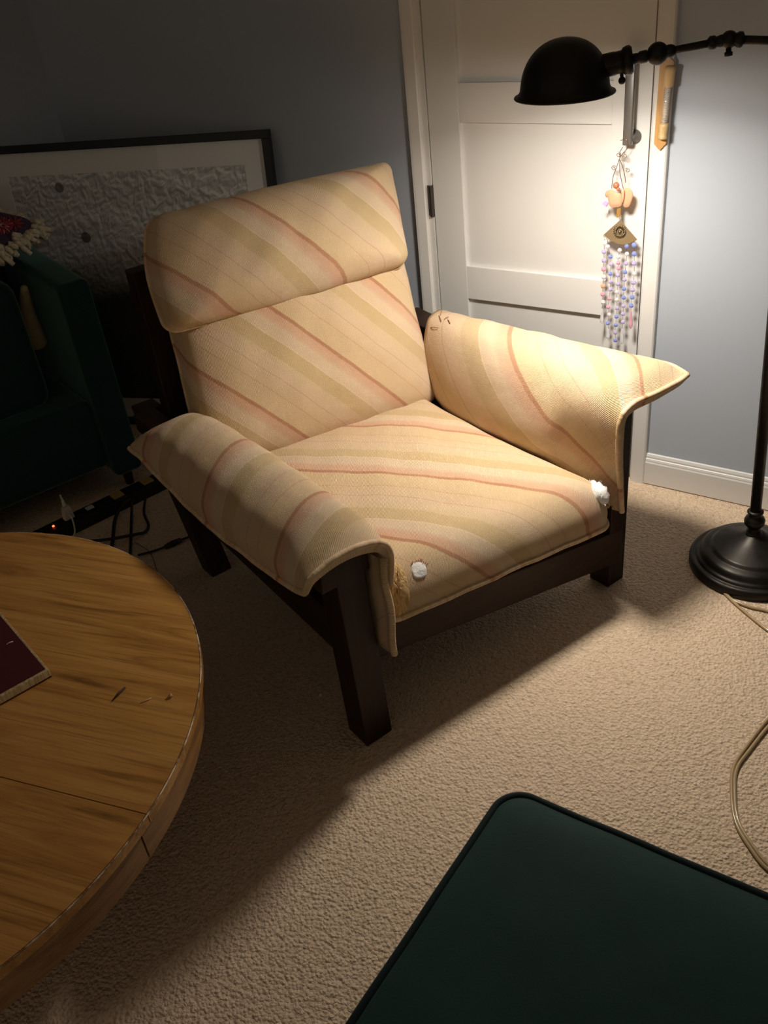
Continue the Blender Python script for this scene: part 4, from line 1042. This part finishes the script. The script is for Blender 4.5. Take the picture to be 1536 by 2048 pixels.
CR = dict(b=crystal('blue_crystal', (0.33, 0.42, 0.92)), v=crystal('violet_crystal', (0.66, 0.58, 0.92)), p=crystal('pink_crystal', (0.90, 0.50, 0.66)), c=crystal('clear_crystal', (0.90, 0.88, 0.93)), o=crystal('amber_crystal', (0.90, 0.55, 0.35)))
strands = [
    ([(200, 455), (190, 570), (190, 690), (184, 808), (186, 915), (176, 1040), (172, 1150), (176, 1260)], 'cvvpcopc', (165, 1350, 1550)),
    ([(243, 500), (278, 635), (288, 740), (276, 870), (280, 980), (278, 1085), (262, 1210), (248, 1325), (262, 1430), (243, 1545)], 'cbvbvvppcb', (250, 1620, 1760)),
    ([(405, 550), (385, 640), (385, 720), (388, 795), (380, 890), (380, 1010), (366, 1120), (366, 1225), (368, 1340), (360, 1455), (352, 1570), (343, 1675), (345, 1780)], 'ccppvvccvbbvb', None),
    ([(500, 495), (503, 600), (490, 730), (478, 848), (470, 950), (463, 1075), (460, 1195), (456, 1310), (450, 1420), (448, 1530)], 'bcvbvbbvvv', (438, 1620, 1830)),
    ([(602, 480), (603, 600), (602, 730), (604, 870), (592, 990), (580, 1090), (575, 1190), (562, 1305)], 'bbvcvvbb', (560, 1370, 1620))]
ico = [sphere((0, 0, 0), 1.0, 4)]
for si, (pts, cols, pr) in enumerate(strands):
    top = z6(pts[0][0], 390 + (20 if 0 < si < 4 else 0) + (40 if si == 2 else 0), .002)
    end = z6(pr[0], pr[1]) if pr else z6(pts[-1][0], pts[-1][1])
    th = obj('bead_strand', tube([top] + [z6(*p, .002) for p in pts] + [end], 0.0007, 4), WIRE, charm)
    for (x, y), cc in zip(pts, cols):
        r = 0.0084 if si in (0, 4) else 0.0074
        V, F = ico[0]; obj('crystal_bead', (V * r * np.array([1, .7, 1.0]) + z6(x, y, .002), F), CR[cc], th)
    if pr:
        a, b = z6(pr[0], pr[1], .002), z6(pr[0] - 4, pr[2], .002)
        obj('crystal_prism', lathe([(0.001, 0.0), (0.0028, 0.1), (0.0066, 0.75), (0.0062, 0.9), (0.001, 1.0)][::1] and [(r, h * np.linalg.norm(b - a)) for r, h in ((0.001, 0.0), (0.0028, 0.1), (0.0066, 0.78), (0.0058, 0.92), (0.001, 1.0))], a, b - a, 6), CR['p' if si == 4 else 'c'], th)

# small white tufts fallen on the carpet
for (x, y, r, lab) in ((1068, 1254, 0.006, 'white stuffing tuft on the carpet in front of the chair rail'), (641, 1390, 0.0045, 'white stuffing tuft on the dark carpet left of the front leg')):
    V, F = sphere(at_z(x, y, r * .6), r, 6); V = V + rng.normal(0, r * .12, V.shape)
    tag(obj('stuffing_tuft', (V, F), STUFF, None, True), lab, 'tuft')
